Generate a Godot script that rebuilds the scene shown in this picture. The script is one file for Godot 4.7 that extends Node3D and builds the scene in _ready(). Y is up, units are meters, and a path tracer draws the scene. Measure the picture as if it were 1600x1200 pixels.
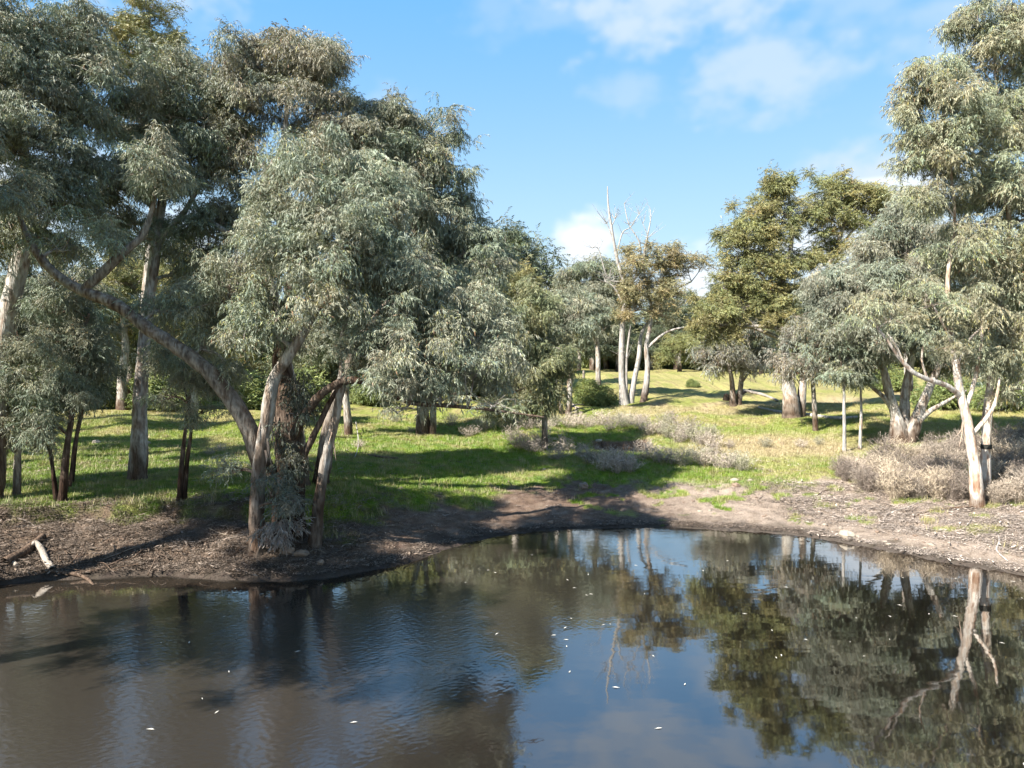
extends Node3D

const F := 1109.0        # focal length of the lens, in pixels of a 1600 pixel wide picture
const EYE := 6.0         # the drone hovers six metres above the water
const HORIZON := 590.0

var rng := RandomNumberGenerator.new()
var used := {}
var M := {}
var noise_a := FastNoiseLite.new()
var noise_b := FastNoiseLite.new()
var noise_c := FastNoiseLite.new()

# ------------------------------------------------------------------ naming
func numbered(called: String) -> String:
	if not used.has(called):
		used[called] = 0
		return called
	used[called] += 1
	return "%s_%03d" % [called, used[called]]

func tag(o: Node, label := "", category := "", group := "", kind := "") -> Node:
	if label: o.set_meta("label", label)
	if category: o.set_meta("category", category)
	if group: o.set_meta("group", group)
	if kind: o.set_meta("kind", kind)
	return o

func base_node(called: String, where: Vector3) -> Node3D:
	var o := Node3D.new()
	o.name = numbered(called)
	add_child(o, true)
	o.position = where
	return o

func part(called: String, mesh: Mesh, mat: Material, parent: Node, at_pos := Vector3.ZERO) -> MeshInstance3D:
	var o := MeshInstance3D.new()
	var n := called
	if parent == self:
		n = numbered(called)
	else:
		var k := 0
		while parent.get_node_or_null(NodePath(n)) != null:
			k += 1
			n = "%s_%03d" % [called, k]
	o.name = n
	o.mesh = mesh
	o.material_override = mat
	parent.add_child(o, true)
	o.position = at_pos
	return o

func copy_of(o: Node3D, called: String) -> Node3D:
	var c: Node3D = o.duplicate()
	c.name = numbered(called)
	add_child(c, true)
	return c

# ------------------------------------------------------------------ mesh builder
class Mb:
	var v := PackedVector3Array()
	var n := PackedVector3Array()
	var c := PackedColorArray()
	var idx := PackedInt32Array()
	func tri(a: Vector3, b: Vector3, d: Vector3, col: Color) -> void:
		var nn := (d - a).cross(b - a).normalized()
		var k := v.size()
		v.append(a); v.append(b); v.append(d)
		n.append(nn); n.append(nn); n.append(nn)
		c.append(col); c.append(col); c.append(col)
		idx.append(k); idx.append(k + 1); idx.append(k + 2)
	func mesh() -> ArrayMesh:
		var arr := []
		arr.resize(Mesh.ARRAY_MAX)
		arr[Mesh.ARRAY_VERTEX] = v
		arr[Mesh.ARRAY_NORMAL] = n
		arr[Mesh.ARRAY_COLOR] = c
		arr[Mesh.ARRAY_INDEX] = idx
		var m := ArrayMesh.new()
		m.add_surface_from_arrays(Mesh.PRIMITIVE_TRIANGLES, arr)
		return m

func catmull(p: Array, steps: int) -> Array:
	# p: Array of [Vector3, radius]; a smooth run through them
	var out := []
	for i in p.size() - 1:
		var p0: Vector3 = p[maxi(i - 1, 0)][0]
		var p1: Vector3 = p[i][0]
		var p2: Vector3 = p[i + 1][0]
		var p3: Vector3 = p[mini(i + 2, p.size() - 1)][0]
		for k in steps:
			var t := float(k) / steps
			var q := 0.5 * ((2.0 * p1) + (p2 - p0) * t + (2.0 * p0 - 5.0 * p1 + 4.0 * p2 - p3) * t * t + (3.0 * p1 - p0 - 3.0 * p2 + p3) * t * t * t)
			out.append([q, lerpf(p[i][1], p[i + 1][1], t)])
	out.append(p[-1])
	return out

# a bark tube along a run of [point, radius]; lumps is the share of radius that its surface wanders
func tube(mb: Mb, run: Array, sides: int, lumps: float, tint: Callable) -> void:
	var first := mb.v.size()
	var side := Vector3.RIGHT
	for i in run.size():
		var p: Vector3 = run[i][0]
		var r: float = run[i][1]
		var fwd: Vector3 = (run[mini(i + 1, run.size() - 1)][0] - run[maxi(i - 1, 0)][0]).normalized()
		side = (side - fwd * side.dot(fwd))
		if side.length() < 0.05:
			side = fwd.cross(Vector3.FORWARD)
		side = side.normalized()
		var up := fwd.cross(side)
		for k in sides:
			var a := TAU * k / sides
			var d := side * cos(a) + up * sin(a)
			var w := 1.0
			if lumps > 0.0:
				var q := p + d * r
				w += lumps * (noise_b.get_noise_3d(q.x * 60.0 / maxf(r * 40.0, 4.0) * 4.0, q.y * 14.0, q.z * 60.0 / maxf(r * 40.0, 4.0) * 4.0) + 0.5 * noise_b.get_noise_3d(q.x * 90.0, q.y * 40.0, q.z * 90.0))
			var at_v := p + d * r * w
			mb.v.append(at_v)
			mb.n.append(d)
			mb.c.append(tint.call(at_v, float(i) / (run.size() - 1)))
	for i in run.size() - 1:
		for k in sides:
			var a0 := first + i * sides + k
			var a1 := first + i * sides + (k + 1) % sides
			var b0 := a0 + sides
			var b1 := a1 + sides
			mb.idx.append_array(PackedInt32Array([a0, b0, a1, a1, b0, b1]))
	# end cap
	var last := first + (run.size() - 1) * sides
	var e := mb.v.size()
	mb.v.append(run[-1][0] + (run[-1][0] - run[-2][0]).normalized() * run[-1][1] * 0.4)
	mb.n.append((run[-1][0] - run[-2][0]).normalized())
	mb.c.append(tint.call(run[-1][0], 1.0))
	for k in sides:
		mb.idx.append_array(PackedInt32Array([last + k, e, last + (k + 1) % sides]))

# recompute normals of a lumpy tube from its faces
func smooth(mb: Mb) -> void:
	var acc := PackedVector3Array()
	acc.resize(mb.v.size())
	for i in range(0, mb.idx.size(), 3):
		var a := mb.idx[i]
		var b := mb.idx[i + 1]
		var c := mb.idx[i + 2]
		var nn := (mb.v[c] - mb.v[a]).cross(mb.v[b] - mb.v[a])
		acc[a] += nn
		acc[b] += nn
		acc[c] += nn
	for i in acc.size():
		mb.n[i] = acc[i].normalized() if acc[i].length() > 1e-9 else Vector3.UP

# ------------------------------------------------------------------ places
func at(px: float, py: float, d: float) -> Vector3:
	return Vector3((px - 800.0) / F * d, EYE + (HORIZON - py) / F * d, -d)

var shore := PackedVector2Array()

func make_shore() -> void:
	var p := []
	# where the water meets the bank, seen from above (x, z), from the far left round the far side to the right
	for q in [[0, 915], [130, 906], [230, 900], [330, 906], [470, 908], [560, 895], [640, 880], [700, 858], [760, 842], [850, 830], [1000, 825], [1130, 829], [1250, 838], [1370, 858], [1470, 878], [1600, 900], [1700, 925]]:
		var d: float = EYE * F / (q[1] - HORIZON)
		p.append(Vector2((q[0] - 800.0) / F * d, -d))
	p.append_array([Vector2(20, -13), Vector2(22, -5), Vector2(21, 8), Vector2(14, 20), Vector2(0, 25), Vector2(-12, 20), Vector2(-18, 8), Vector2(-17, -2), Vector2(-15.5, -10), Vector2(-15.6, -16)])
	var n := p.size()
	for i in n:
		for k in 3:
			var t := k / 3.0
			var a: Vector2 = p[(i + n - 1) % n]
			var b: Vector2 = p[i]
			var c: Vector2 = p[(i + 1) % n]
			var e: Vector2 = p[(i + 2) % n]
			shore.append(0.5 * ((2.0 * b) + (c - a) * t + (2.0 * a - 5.0 * b + 4.0 * c - e) * t * t + (3.0 * b - a - 3.0 * c + e) * t * t * t))

# metres from the water's edge: positive on land
func shore_distance(x: float, z: float) -> float:
	var p := Vector2(x, z)
	var best := 1e9
	var inside := false
	var n := shore.size()
	var a := shore[n - 1]
	for i in n:
		var b := shore[i]
		var ab := b - a
		var ap := p - a
		var t := clampf(ap.dot(ab) / ab.length_squared(), 0.0, 1.0)
		best = minf(best, (ap - ab * t).length_squared())
		if (a.y > z) != (b.y > z) and x < (b.x - a.x) * (z - a.y) / (b.y - a.y) + a.x:
			inside = not inside
		a = b
	return -sqrt(best) if inside else sqrt(best)

const LEFT_S := [0.0, 0.5, 1.5, 3.4, 3.9, 5.0, 20.0, 40.0, 90.0, 200.0, 2000.0]
const LEFT_H := [0.0, 0.22, 0.62, 1.15, 1.52, 1.66, 2.3, 3.3, 4.7, 5.2, 5.2]
const MAIN_S := [0.0, 0.6, 3.0, 6.0, 15.0, 32.0, 60.0, 100.0, 150.0, 2000.0]
const MAIN_H := [0.0, 0.12, 0.45, 1.0, 2.1, 3.75, 5.6, 7.5, 7.9, 7.0]

func profile(s: float, ss: Array, hh: Array) -> float:
	for i in ss.size() - 1:
		if s < ss[i + 1]:
			return lerpf(hh[i], hh[i + 1], (s - ss[i]) / (ss[i + 1] - ss[i]))
	return hh[-1]

var pit := Vector2(6.67, -43.4)

func raw_height(x: float, z: float, s: float) -> float:
	var rag := (noise_b.get_noise_2d(x * 26.0, z * 26.0) * 0.06 + noise_b.get_noise_2d(x * 70.0, z * 70.0) * 0.025) * smoothstep(-1.5, -0.3, s) * smoothstep(2.5, 0.6, s)
	if s <= 0.0:
		return maxf(-1.6, s * 0.28) + rag
	var h0 := rag
	var w := smoothstep(-9.0, 1.5, x)
	var s2 := s + noise_a.get_noise_2d(x * 9.0, z * 9.0) * 0.55 * smoothstep(0.4, 2.5, s)
	var h := lerpf(profile(s2, LEFT_S, LEFT_H), profile(s2, MAIN_S, MAIN_H), w)
	h += h0
	h += noise_a.get_noise_2d(x * 2.2 + 40.0, z * 2.2) * 0.5 * smoothstep(4.0, 25.0, s)
	h += noise_b.get_noise_2d(x * 14.0, z * 14.0) * 0.07 * smoothstep(0.3, 2.0, s)
	h += noise_b.get_noise_2d(x * 45.0, z * 45.0) * 0.035 * smoothstep(0.0, 1.0, s)
	# the scoured cut in the rise: a short bare wall that faces the water
	var q := Vector2(x, z) - pit
	q.y += noise_b.get_noise_2d(x * 30.0, 7.0) * 0.5
	if absf(q.x) < 2.2 and q.y > -0.2 and q.y < 3.0:
		h -= 0.9 * smoothstep(2.1, 1.4, absf(q.x)) * smoothstep(-0.15, 0.15, q.y) * smoothstep(3.0, 0.6, q.y)
	return h

var gx := PackedFloat32Array()
var gz := PackedFloat32Array()
var gh := PackedFloat32Array()
var gs := PackedFloat32Array()

func axis(lo: float, fine_lo: float, fine_hi: float, hi: float, step: float) -> PackedFloat32Array:
	var right := [fine_hi]
	var s := step
	while right[-1] < hi:
		s = minf(s * 1.09, 14.0)
		right.append(right[-1] + s)
	var left := [fine_lo]
	s = step
	while left[-1] > lo:
		s = minf(s * 1.09, 14.0)
		left.append(left[-1] - s)
	left.reverse()
	var out := PackedFloat32Array(left)
	var n := int((fine_hi - fine_lo) / step)
	for i in range(1, n):
		out.append(lerpf(fine_lo, fine_hi, float(i) / n))
	out.append_array(PackedFloat32Array(right))
	return out

func make_grid() -> void:
	gx = axis(-420.0, -24.0, 24.0, 420.0, 0.16)
	gz = axis(-520.0, -46.0, -18.0, 160.0, 0.16)
	gh.resize(gx.size() * gz.size())
	gs.resize(gh.size())
	for j in gz.size():
		for i in gx.size():
			var s := shore_distance(gx[i], gz[j])
			gs[j * gx.size() + i] = s
			gh[j * gx.size() + i] = raw_height(gx[i], gz[j], s)

func sample(g: PackedFloat32Array, x: float, z: float) -> float:
	var i := clampi(gx.bsearch(x) - 1, 0, gx.size() - 2)
	var j := clampi(gz.bsearch(z) - 1, 0, gz.size() - 2)
	var u := clampf((x - gx[i]) / (gx[i + 1] - gx[i]), 0, 1)
	var w := clampf((z - gz[j]) / (gz[j + 1] - gz[j]), 0, 1)
	var k := j * gx.size() + i
	return lerpf(lerpf(g[k], g[k + 1], u), lerpf(g[k + gx.size()], g[k + gx.size() + 1], u), w)

func ground(x: float, z: float) -> float:
	return sample(gh, x, z)

# how far out the ground is that is seen at a place in the view
func reach(px: float, py: float) -> float:
	var d := 12.0
	while d < 300.0:
		if EYE + (HORIZON - py) / F * d <= maxf(0.0, ground((px - 800.0) / F * d, -d)):
			return d
		d += 0.1
	return d

func on_ground(px: float, py: float) -> Vector3:
	var d := reach(px, py)
	var x := (px - 800.0) / F * d
	return Vector3(x, ground(x, -d), -d)

# ------------------------------------------------------------------ ground colours
const GRASS := Color(0.150, 0.205, 0.018)
const GRASS_DEEP := Color(0.085, 0.155, 0.016)
const GRASS_DRY := Color(0.275, 0.245, 0.10)
const STRAW := Color(0.34, 0.26, 0.175)
const EARTH := Color(0.135, 0.092, 0.068)
const LITTER := Color(0.12, 0.085, 0.062)
const MUD := Color(0.048, 0.040, 0.034)
const PALE := Color(0.27, 0.215, 0.17)

func grass_share(x: float, z: float, s: float) -> float:
	var w := smoothstep(-9.0, 1.5, x)
	var n := noise_a.get_noise_2d(x * 7.0 + 11.0, z * 7.0) * 1.6 + noise_b.get_noise_2d(x * 22.0, z * 22.0) * 1.1
	var edge := lerpf(3.7, 5.5, w)
	edge -= 1.6 * smoothstep(-9.0, -6.0, x) * smoothstep(2.0, -2.0, x)
	edge -= 4.5 * smoothstep(0.18, 0.42, noise_a.get_noise_2d(x * 11.0 + 70.0, z * 11.0)) * smoothstep(1.0, 4.0, x)
	edge += smoothstep(11.0, 15.0, x) * 1.5
	return smoothstep(-0.6, 1.2, s + n - edge)

func ground_color(x: float, z: float, s: float) -> Color:
	var n1 := noise_a.get_noise_2d(x * 3.0, z * 3.0)
	var n2 := noise_b.get_noise_2d(x * 16.0, z * 16.0)
	var n3 := noise_b.get_noise_2d(x * 60.0 + 5.0, z * 60.0)
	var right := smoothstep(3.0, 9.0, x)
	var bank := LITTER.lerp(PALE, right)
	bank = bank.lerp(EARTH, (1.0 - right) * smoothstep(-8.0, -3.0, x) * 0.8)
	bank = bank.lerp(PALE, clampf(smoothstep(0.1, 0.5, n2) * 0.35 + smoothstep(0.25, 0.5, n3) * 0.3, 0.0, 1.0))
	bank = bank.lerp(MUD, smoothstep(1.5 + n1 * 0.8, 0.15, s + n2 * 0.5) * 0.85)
	var far := smoothstep(8.0, 45.0, s)
	var dry := clampf(smoothstep(0.1 - far * 0.45, 0.5, n1 + 0.5 * n2) * (0.45 + 0.5 * far) + smoothstep(0.1, 0.6, n3) * 0.3, 0.0, 1.0)
	var green := GRASS.lerp(GRASS_DEEP, clampf(0.5 - n2, 0.0, 1.0) * (1.0 - 0.5 * far))
	var turf := green.lerp(GRASS_DRY, clampf(dry + far * 0.45 + 0.2 * smoothstep(4.0, 16.0, x), 0.0, 1.0))
	# worn pinkish straw on the open slope to the right, and a bare strip along the sheep path
	var q := Vector2((x - 15.0) / 7.0, (z + 41.0) / 4.5).length() + n2 * 0.35 + n1 * 0.3
	turf = turf.lerp(STRAW, smoothstep(1.1, 0.3, q) * 0.75)
	var path := absf(z + 53.0 + x * 0.25 + n1 * 5.0)
	turf = turf.lerp(STRAW, smoothstep(3.5, 0.6, path) * smoothstep(4.0, 10.0, x) * 0.6)
	turf = turf.lerp(EARTH, smoothstep(0.26, 0.5, n2 - n3 * 0.35) * 0.5)
	var c := bank.lerp(turf, grass_share(x, z, s))
	var p := Vector2(x, z) - pit
	if absf(p.x) < 2.2 and absf(p.y - 0.2) < 1.2:
		c = c.lerp(EARTH * 1.25, smoothstep(2.1, 1.5, absf(p.x)) * smoothstep(1.0, 0.5, absf(p.y - 0.15)))
	c *= 1.3 + 0.2 * n3
	c.a = 1.0
	return c

# ------------------------------------------------------------------ materials
func noise_tex(freq: float, size: int, octaves: int, ramp: Array, seed_n: int, kind := FastNoiseLite.TYPE_SIMPLEX_SMOOTH) -> NoiseTexture2D:
	var f := FastNoiseLite.new()
	f.noise_type = kind
	f.frequency = freq
	f.fractal_octaves = octaves
	f.seed = seed_n
	var t := NoiseTexture2D.new()
	t.width = size
	t.height = size
	t.seamless = true
	t.generate_mipmaps = false
	t.noise = f
	if ramp.size():
		var g := Gradient.new()
		g.offsets = PackedFloat32Array(ramp.map(func(r): return r[0]))
		g.colors = PackedColorArray(ramp.map(func(r): return r[1]))
		t.color_ramp = g
	return t

func c8(r: float, g: float, b: float) -> Color:
	return Color(r / 255.0, g / 255.0, b / 255.0)

func bark(called: String, ramp: Array, seed_n: int, stretch: Vector3) -> StandardMaterial3D:
	var m := StandardMaterial3D.new()
	m.resource_name = called
	m.vertex_color_use_as_albedo = true
	m.albedo_texture = noise_tex(0.012, 512, 5, ramp, seed_n)
	m.uv1_triplanar = true
	m.uv1_scale = stretch
	m.roughness = 0.85
	m.metallic_specular = 0.3
	m.heightmap_enabled = true
	m.heightmap_texture = noise_tex(0.03, 512, 4, [], seed_n + 9)
	m.heightmap_scale = 2.5
	return m

func leaf_mat(called: String, through: float) -> StandardMaterial3D:
	var m := StandardMaterial3D.new()
	m.resource_name = called
	m.vertex_color_use_as_albedo = true
	m.albedo_color = Color.WHITE
	m.roughness = 0.5
	m.metallic_specular = 0.45
	m.backlight_enabled = true
	m.backlight = Color(through, through, through * 0.7)
	m.cull_mode = BaseMaterial3D.CULL_DISABLED
	return m

func plain_mat(called: String, c: Color, rough: float) -> StandardMaterial3D:
	var m := StandardMaterial3D.new()
	m.resource_name = called
	m.albedo_color = c.linear_to_srgb()
	m.vertex_color_use_as_albedo = true
	m.roughness = rough
	m.metallic_specular = 0.3
	m.cull_mode = BaseMaterial3D.CULL_DISABLED
	return m

func make_materials() -> void:
	M.gum = bark("smooth gum bark", [[0.0, c8(92, 80, 72)], [0.32, c8(138, 128, 118)], [0.5, c8(178, 170, 160)], [0.68, c8(196, 190, 181)], [0.8, c8(156, 142, 130)], [1.0, c8(112, 90, 76)]], 3, Vector3(0.9, 0.22, 0.9))
	M.gum_fresh = bark("fresh peeling gum bark", [[0.0, c8(128, 98, 80)], [0.3, c8(176, 154, 136)], [0.5, c8(204, 192, 178)], [0.7, c8(218, 210, 200)], [0.85, c8(184, 164, 148)], [1.0, c8(138, 106, 86)]], 5, Vector3(1.1, 0.2, 1.1))
	M.grey_bark = bark("dull grey gum bark", [[0.0, c8(58, 48, 42)], [0.3, c8(98, 86, 76)], [0.5, c8(140, 129, 118)], [0.7, c8(160, 150, 138)], [0.85, c8(108, 92, 80)], [1.0, c8(74, 58, 48)]], 6, Vector3(1.0, 0.25, 1.0))
	M.rough_bark = bark("rough fibrous bark", [[0.0, c8(52, 42, 36)], [0.4, c8(84, 70, 60)], [0.6, c8(112, 96, 84)], [0.8, c8(140, 122, 106)], [1.0, c8(92, 74, 60)]], 8, Vector3(1.6, 0.25, 1.6))
	M.dead = bark("bleached dead timber", [[0.0, c8(116, 108, 102)], [0.4, c8(164, 157, 150)], [0.7, c8(196, 190, 184)], [1.0, c8(134, 124, 116)]], 11, Vector3(1.2, 0.2, 1.2))
	M.leaf = leaf_mat("gum leaves", 0.45)
	M.grass = leaf_mat("grass blades", 0.5)
	M.dry = plain_mat("dry twigs", Color(1, 1, 1), 0.9)
	M.litter = plain_mat("fallen leaves", Color(1, 1, 1), 0.75)
	var rock := StandardMaterial3D.new()
	rock.resource_name = "stone"
	rock.vertex_color_use_as_albedo = true
	rock.albedo_texture = noise_tex(0.03, 256, 5, [[0.0, c8(150, 140, 130)], [0.5, c8(205, 198, 188)], [1.0, c8(245, 240, 232)]], 21)
	rock.uv1_triplanar = true
	rock.uv1_scale = Vector3(3, 3, 3)
	rock.roughness = 0.9
	M.rock = rock
	var g := StandardMaterial3D.new()
	g.resource_name = "ground"
	g.vertex_color_use_as_albedo = true
	g.albedo_texture = noise_tex(0.035, 1024, 6, [[0.0, Color(0.62, 0.6, 0.58)], [0.42, Color(0.9, 0.9, 0.9)], [0.62, Color(0.98, 0.98, 0.98)], [1.0, Color(1, 1, 1)]], 31)
	g.uv1_triplanar = true
	g.uv1_world_triplanar = true
	g.uv1_scale = Vector3(0.31, 0.31, 0.31)
	g.detail_enabled = true
	g.detail_blend_mode = BaseMaterial3D.BLEND_MODE_MUL
	g.detail_uv_layer = BaseMaterial3D.DETAIL_UV_2
	g.detail_albedo = noise_tex(0.05, 512, 4, [[0.0, Color(0.76, 0.74, 0.72)], [0.5, Color(0.96, 0.96, 0.96)], [1.0, Color(1, 1, 1)]], 33)
	g.uv2_triplanar = true
	g.uv2_world_triplanar = true
	g.uv2_scale = Vector3(0.073, 0.073, 0.073)
	g.roughness = 0.95
	g.metallic_specular = 0.2
	g.heightmap_enabled = true
	g.heightmap_texture = noise_tex(0.06, 1024, 5, [], 35)
	g.heightmap_scale = 3.0
	M.ground = g

# ------------------------------------------------------------------ sky
func sky_image() -> Image:
	var w := 2048
	var h := 1024
	var im := Image.create(w, h, false, Image.FORMAT_RGBF)
	var f := FastNoiseLite.new()
	f.noise_type = FastNoiseLite.TYPE_SIMPLEX_SMOOTH
	f.fractal_octaves = 5
	f.frequency = 1.0
	f.seed = 77
	# clouds: azimuth and elevation in degrees, half width, half height, thickness
	var puffs := [[13.5, 28.6, 12.0, 4.8, 0.8], [4.0, 27.0, 5.0, 2.0, 0.3], [20.5, 22.0, 7.0, 3.2, 0.65], [26.0, 25.5, 5.0, 2.2, 0.35], [9.5, 21.6, 3.2, 1.7, 0.35], [5.7, 10.2, 2.7, 2.4, 1.15], [8.5, 8.2, 3.6, 2.2, 0.9],
		[2.0, 7.2, 5.0, 3.0, 0.75], [15.0, 7.0, 6.0, 3.0, 0.9], [22.0, 9.5, 6.0, 3.6, 0.85], [28.0, 12.0, 7.0, 5.0, 0.9], [33.0, 22.0, 6.0, 4.0, 0.45], [-31.0, 29.0, 10.0, 5.0, 0.95], [-19.0, 29.5, 4.5, 2.4, 0.5], [-38.0, 12.0, 9.0, 5.0, 0.9], [-24.0, 8.0, 8.0, 4.0, 0.8], [-10.0, 8.0, 6.0, 3.0, 0.6], [-9.5, 21.0, 2.4, 1.4, 0.3], [31.0, 29.5, 9.0, 3.6, 0.55], [-2.0, 27.5, 3.0, 2.4, 0.25]]
	for y in h:
		var el := 90.0 - (y + 0.5) / h * 180.0
		if el < -1.0:
			for x in w:
				im.set_pixel(x, y, Color(0.16, 0.17, 0.15))
			continue
		var e := maxf(el, 0.0)
		var t := pow(clampf(e / 90.0, 0.0, 1.0), 0.5)
		var horizon := Color(0.40, 0.52, 0.55)
		var mid := Color(0.074, 0.245, 0.51)
		var top := Color(0.045, 0.14, 0.36)
		var sky := horizon.lerp(mid, smoothstep(0.12, 0.66, t)) if t < 0.62 else mid.lerp(top, smoothstep(0.60, 1.0, t))
		var ce := cos(deg_to_rad(e))
		for x in w:
			var az := wrapf((x + 0.5) / w * 360.0, -180.0, 180.0)
			var c := sky
			var ra := deg_to_rad(az)
			var d3 := Vector3(sin(ra) * ce, sin(deg_to_rad(e)) * 1.8, -cos(ra) * ce)
			var a := 0.0
			if absf(az) < 46.0 and e < 40.0:
				var n := f.get_noise_3dv(d3 * 9.0)
				var n2 := f.get_noise_3dv(d3 * 26.0 + Vector3(5, 1, 2))
				for p in puffs:
					var dx: float = (az - p[0]) / p[2]
					var dy: float = (e - p[1]) / p[3]
					var q := dx * dx + dy * dy
					if q < 2.2:
						a = maxf(a, p[4] * smoothstep(1.25, 0.1, sqrt(q) - n * 0.7 - n2 * 0.4))
				a = a * smoothstep(46.0, 40.0, absf(az)) * smoothstep(40.0, 36.0, e)
			if absf(az) > 36.0 or e > 32.0:
				var n := f.get_noise_3dv(d3 * 3.0) + 0.5 * f.get_noise_3dv(d3 * 9.0)
				a = maxf(a, smoothstep(0.0, 0.55, n) * 0.85 * maxf(smoothstep(36.0, 44.0, absf(az)), smoothstep(32.0, 38.0, e)))
			var white := Color(0.50, 0.535, 0.57) if e < 14.0 or absf(az) > 46.0 or e > 40.0 else Color(0.37, 0.43, 0.51)
			c = c.lerp(white, clampf(a, 0.0, 1.0))
			im.set_pixel(x, y, c)
	return im

# ------------------------------------------------------------------ foliage sprays
var sprays := []
var fine_sprays := []
var tufts := []

# a hanging spray of narrow gum leaves on two or three thin twigs
func make_spray(n_twigs: int, per_twig: int, leaf_len: float, leaf_w: float, droop: float, spread: float) -> ArrayMesh:
	var mb := Mb.new()
	for t in n_twigs:
		var a := TAU * (t + rng.randf() * 0.7) / n_twigs
		var out := Vector3(cos(a), 0, sin(a))
		var p := Vector3.ZERO
		var dir := (out * rng.randf_range(0.5, 1.0) + Vector3.UP * rng.randf_range(-0.5, 0.7)).normalized()
		var step := spread / per_twig
		for k in per_twig:
			dir = (dir + Vector3.DOWN * droop * 0.27 + Vector3(rng.randf_range(-0.12, 0.12), 0, rng.randf_range(-0.12, 0.12))).normalized()
			var q := p + dir * step
			mb.tri(p, p + Vector3(0.006, 0.004, 0.0), q, Color(0.9, 0.7, 0.55))
			for side: float in [-1.0, 1.0]:
				var ld := (dir * 0.35 + dir.cross(Vector3.UP) * side * rng.randf_range(0.2, 0.75) + Vector3.DOWN * droop * rng.randf_range(0.5, 1.3) + Vector3(rng.randf_range(-0.3, 0.3), rng.randf_range(-0.1, 0.3), rng.randf_range(-0.3, 0.3))).normalized()
				var len := leaf_len * rng.randf_range(0.65, 1.25)
				var wide := ld.cross(Vector3(rng.randf_range(-1, 1), rng.randf_range(-0.4, 0.4), rng.randf_range(-1, 1))).normalized() * leaf_w * 0.5 * rng.randf_range(0.75, 1.2)
				var fold := ld.cross(wide).normalized() * leaf_w * 0.22
				var m := q + ld * len * 0.42 + fold
				var tip := q + ld * len + Vector3.DOWN * len * 0.12
				var v := rng.randf_range(0.5, 1.5)
				var col := Color(v, v, v)
				var r := rng.randf()
				if r < 0.05: col = Color(v * 1.7, v * 0.95, v * 0.75)
				elif r < 0.14: col = Color(v * 1.5, v * 1.25, v * 0.6)
				elif r < 0.3: col = Color(v * 0.85, v * 0.98, v * 1.1)
				mb.tri(q, m - wide, tip, col)
				mb.tri(q, tip, m + wide, col)
			p = q
	return mb.mesh()

func foliage(called: String, mesh: Mesh, mat: Material, places: Array, tints: Array, parent: Node) -> MultiMeshInstance3D:
	var mm := MultiMesh.new()
	mm.transform_format = MultiMesh.TRANSFORM_3D
	mm.use_colors = true
	mm.mesh = mesh
	mm.instance_count = places.size()
	for i in places.size():
		mm.set_instance_transform(i, places[i])
		mm.set_instance_color(i, tints[i])
	var o := MultiMeshInstance3D.new()
	o.name = called if parent != self else numbered(called)
	o.multimesh = mm
	o.material_override = mat
	parent.add_child(o, true)
	o.set_meta("kind", "stuff")
	return o

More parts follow.
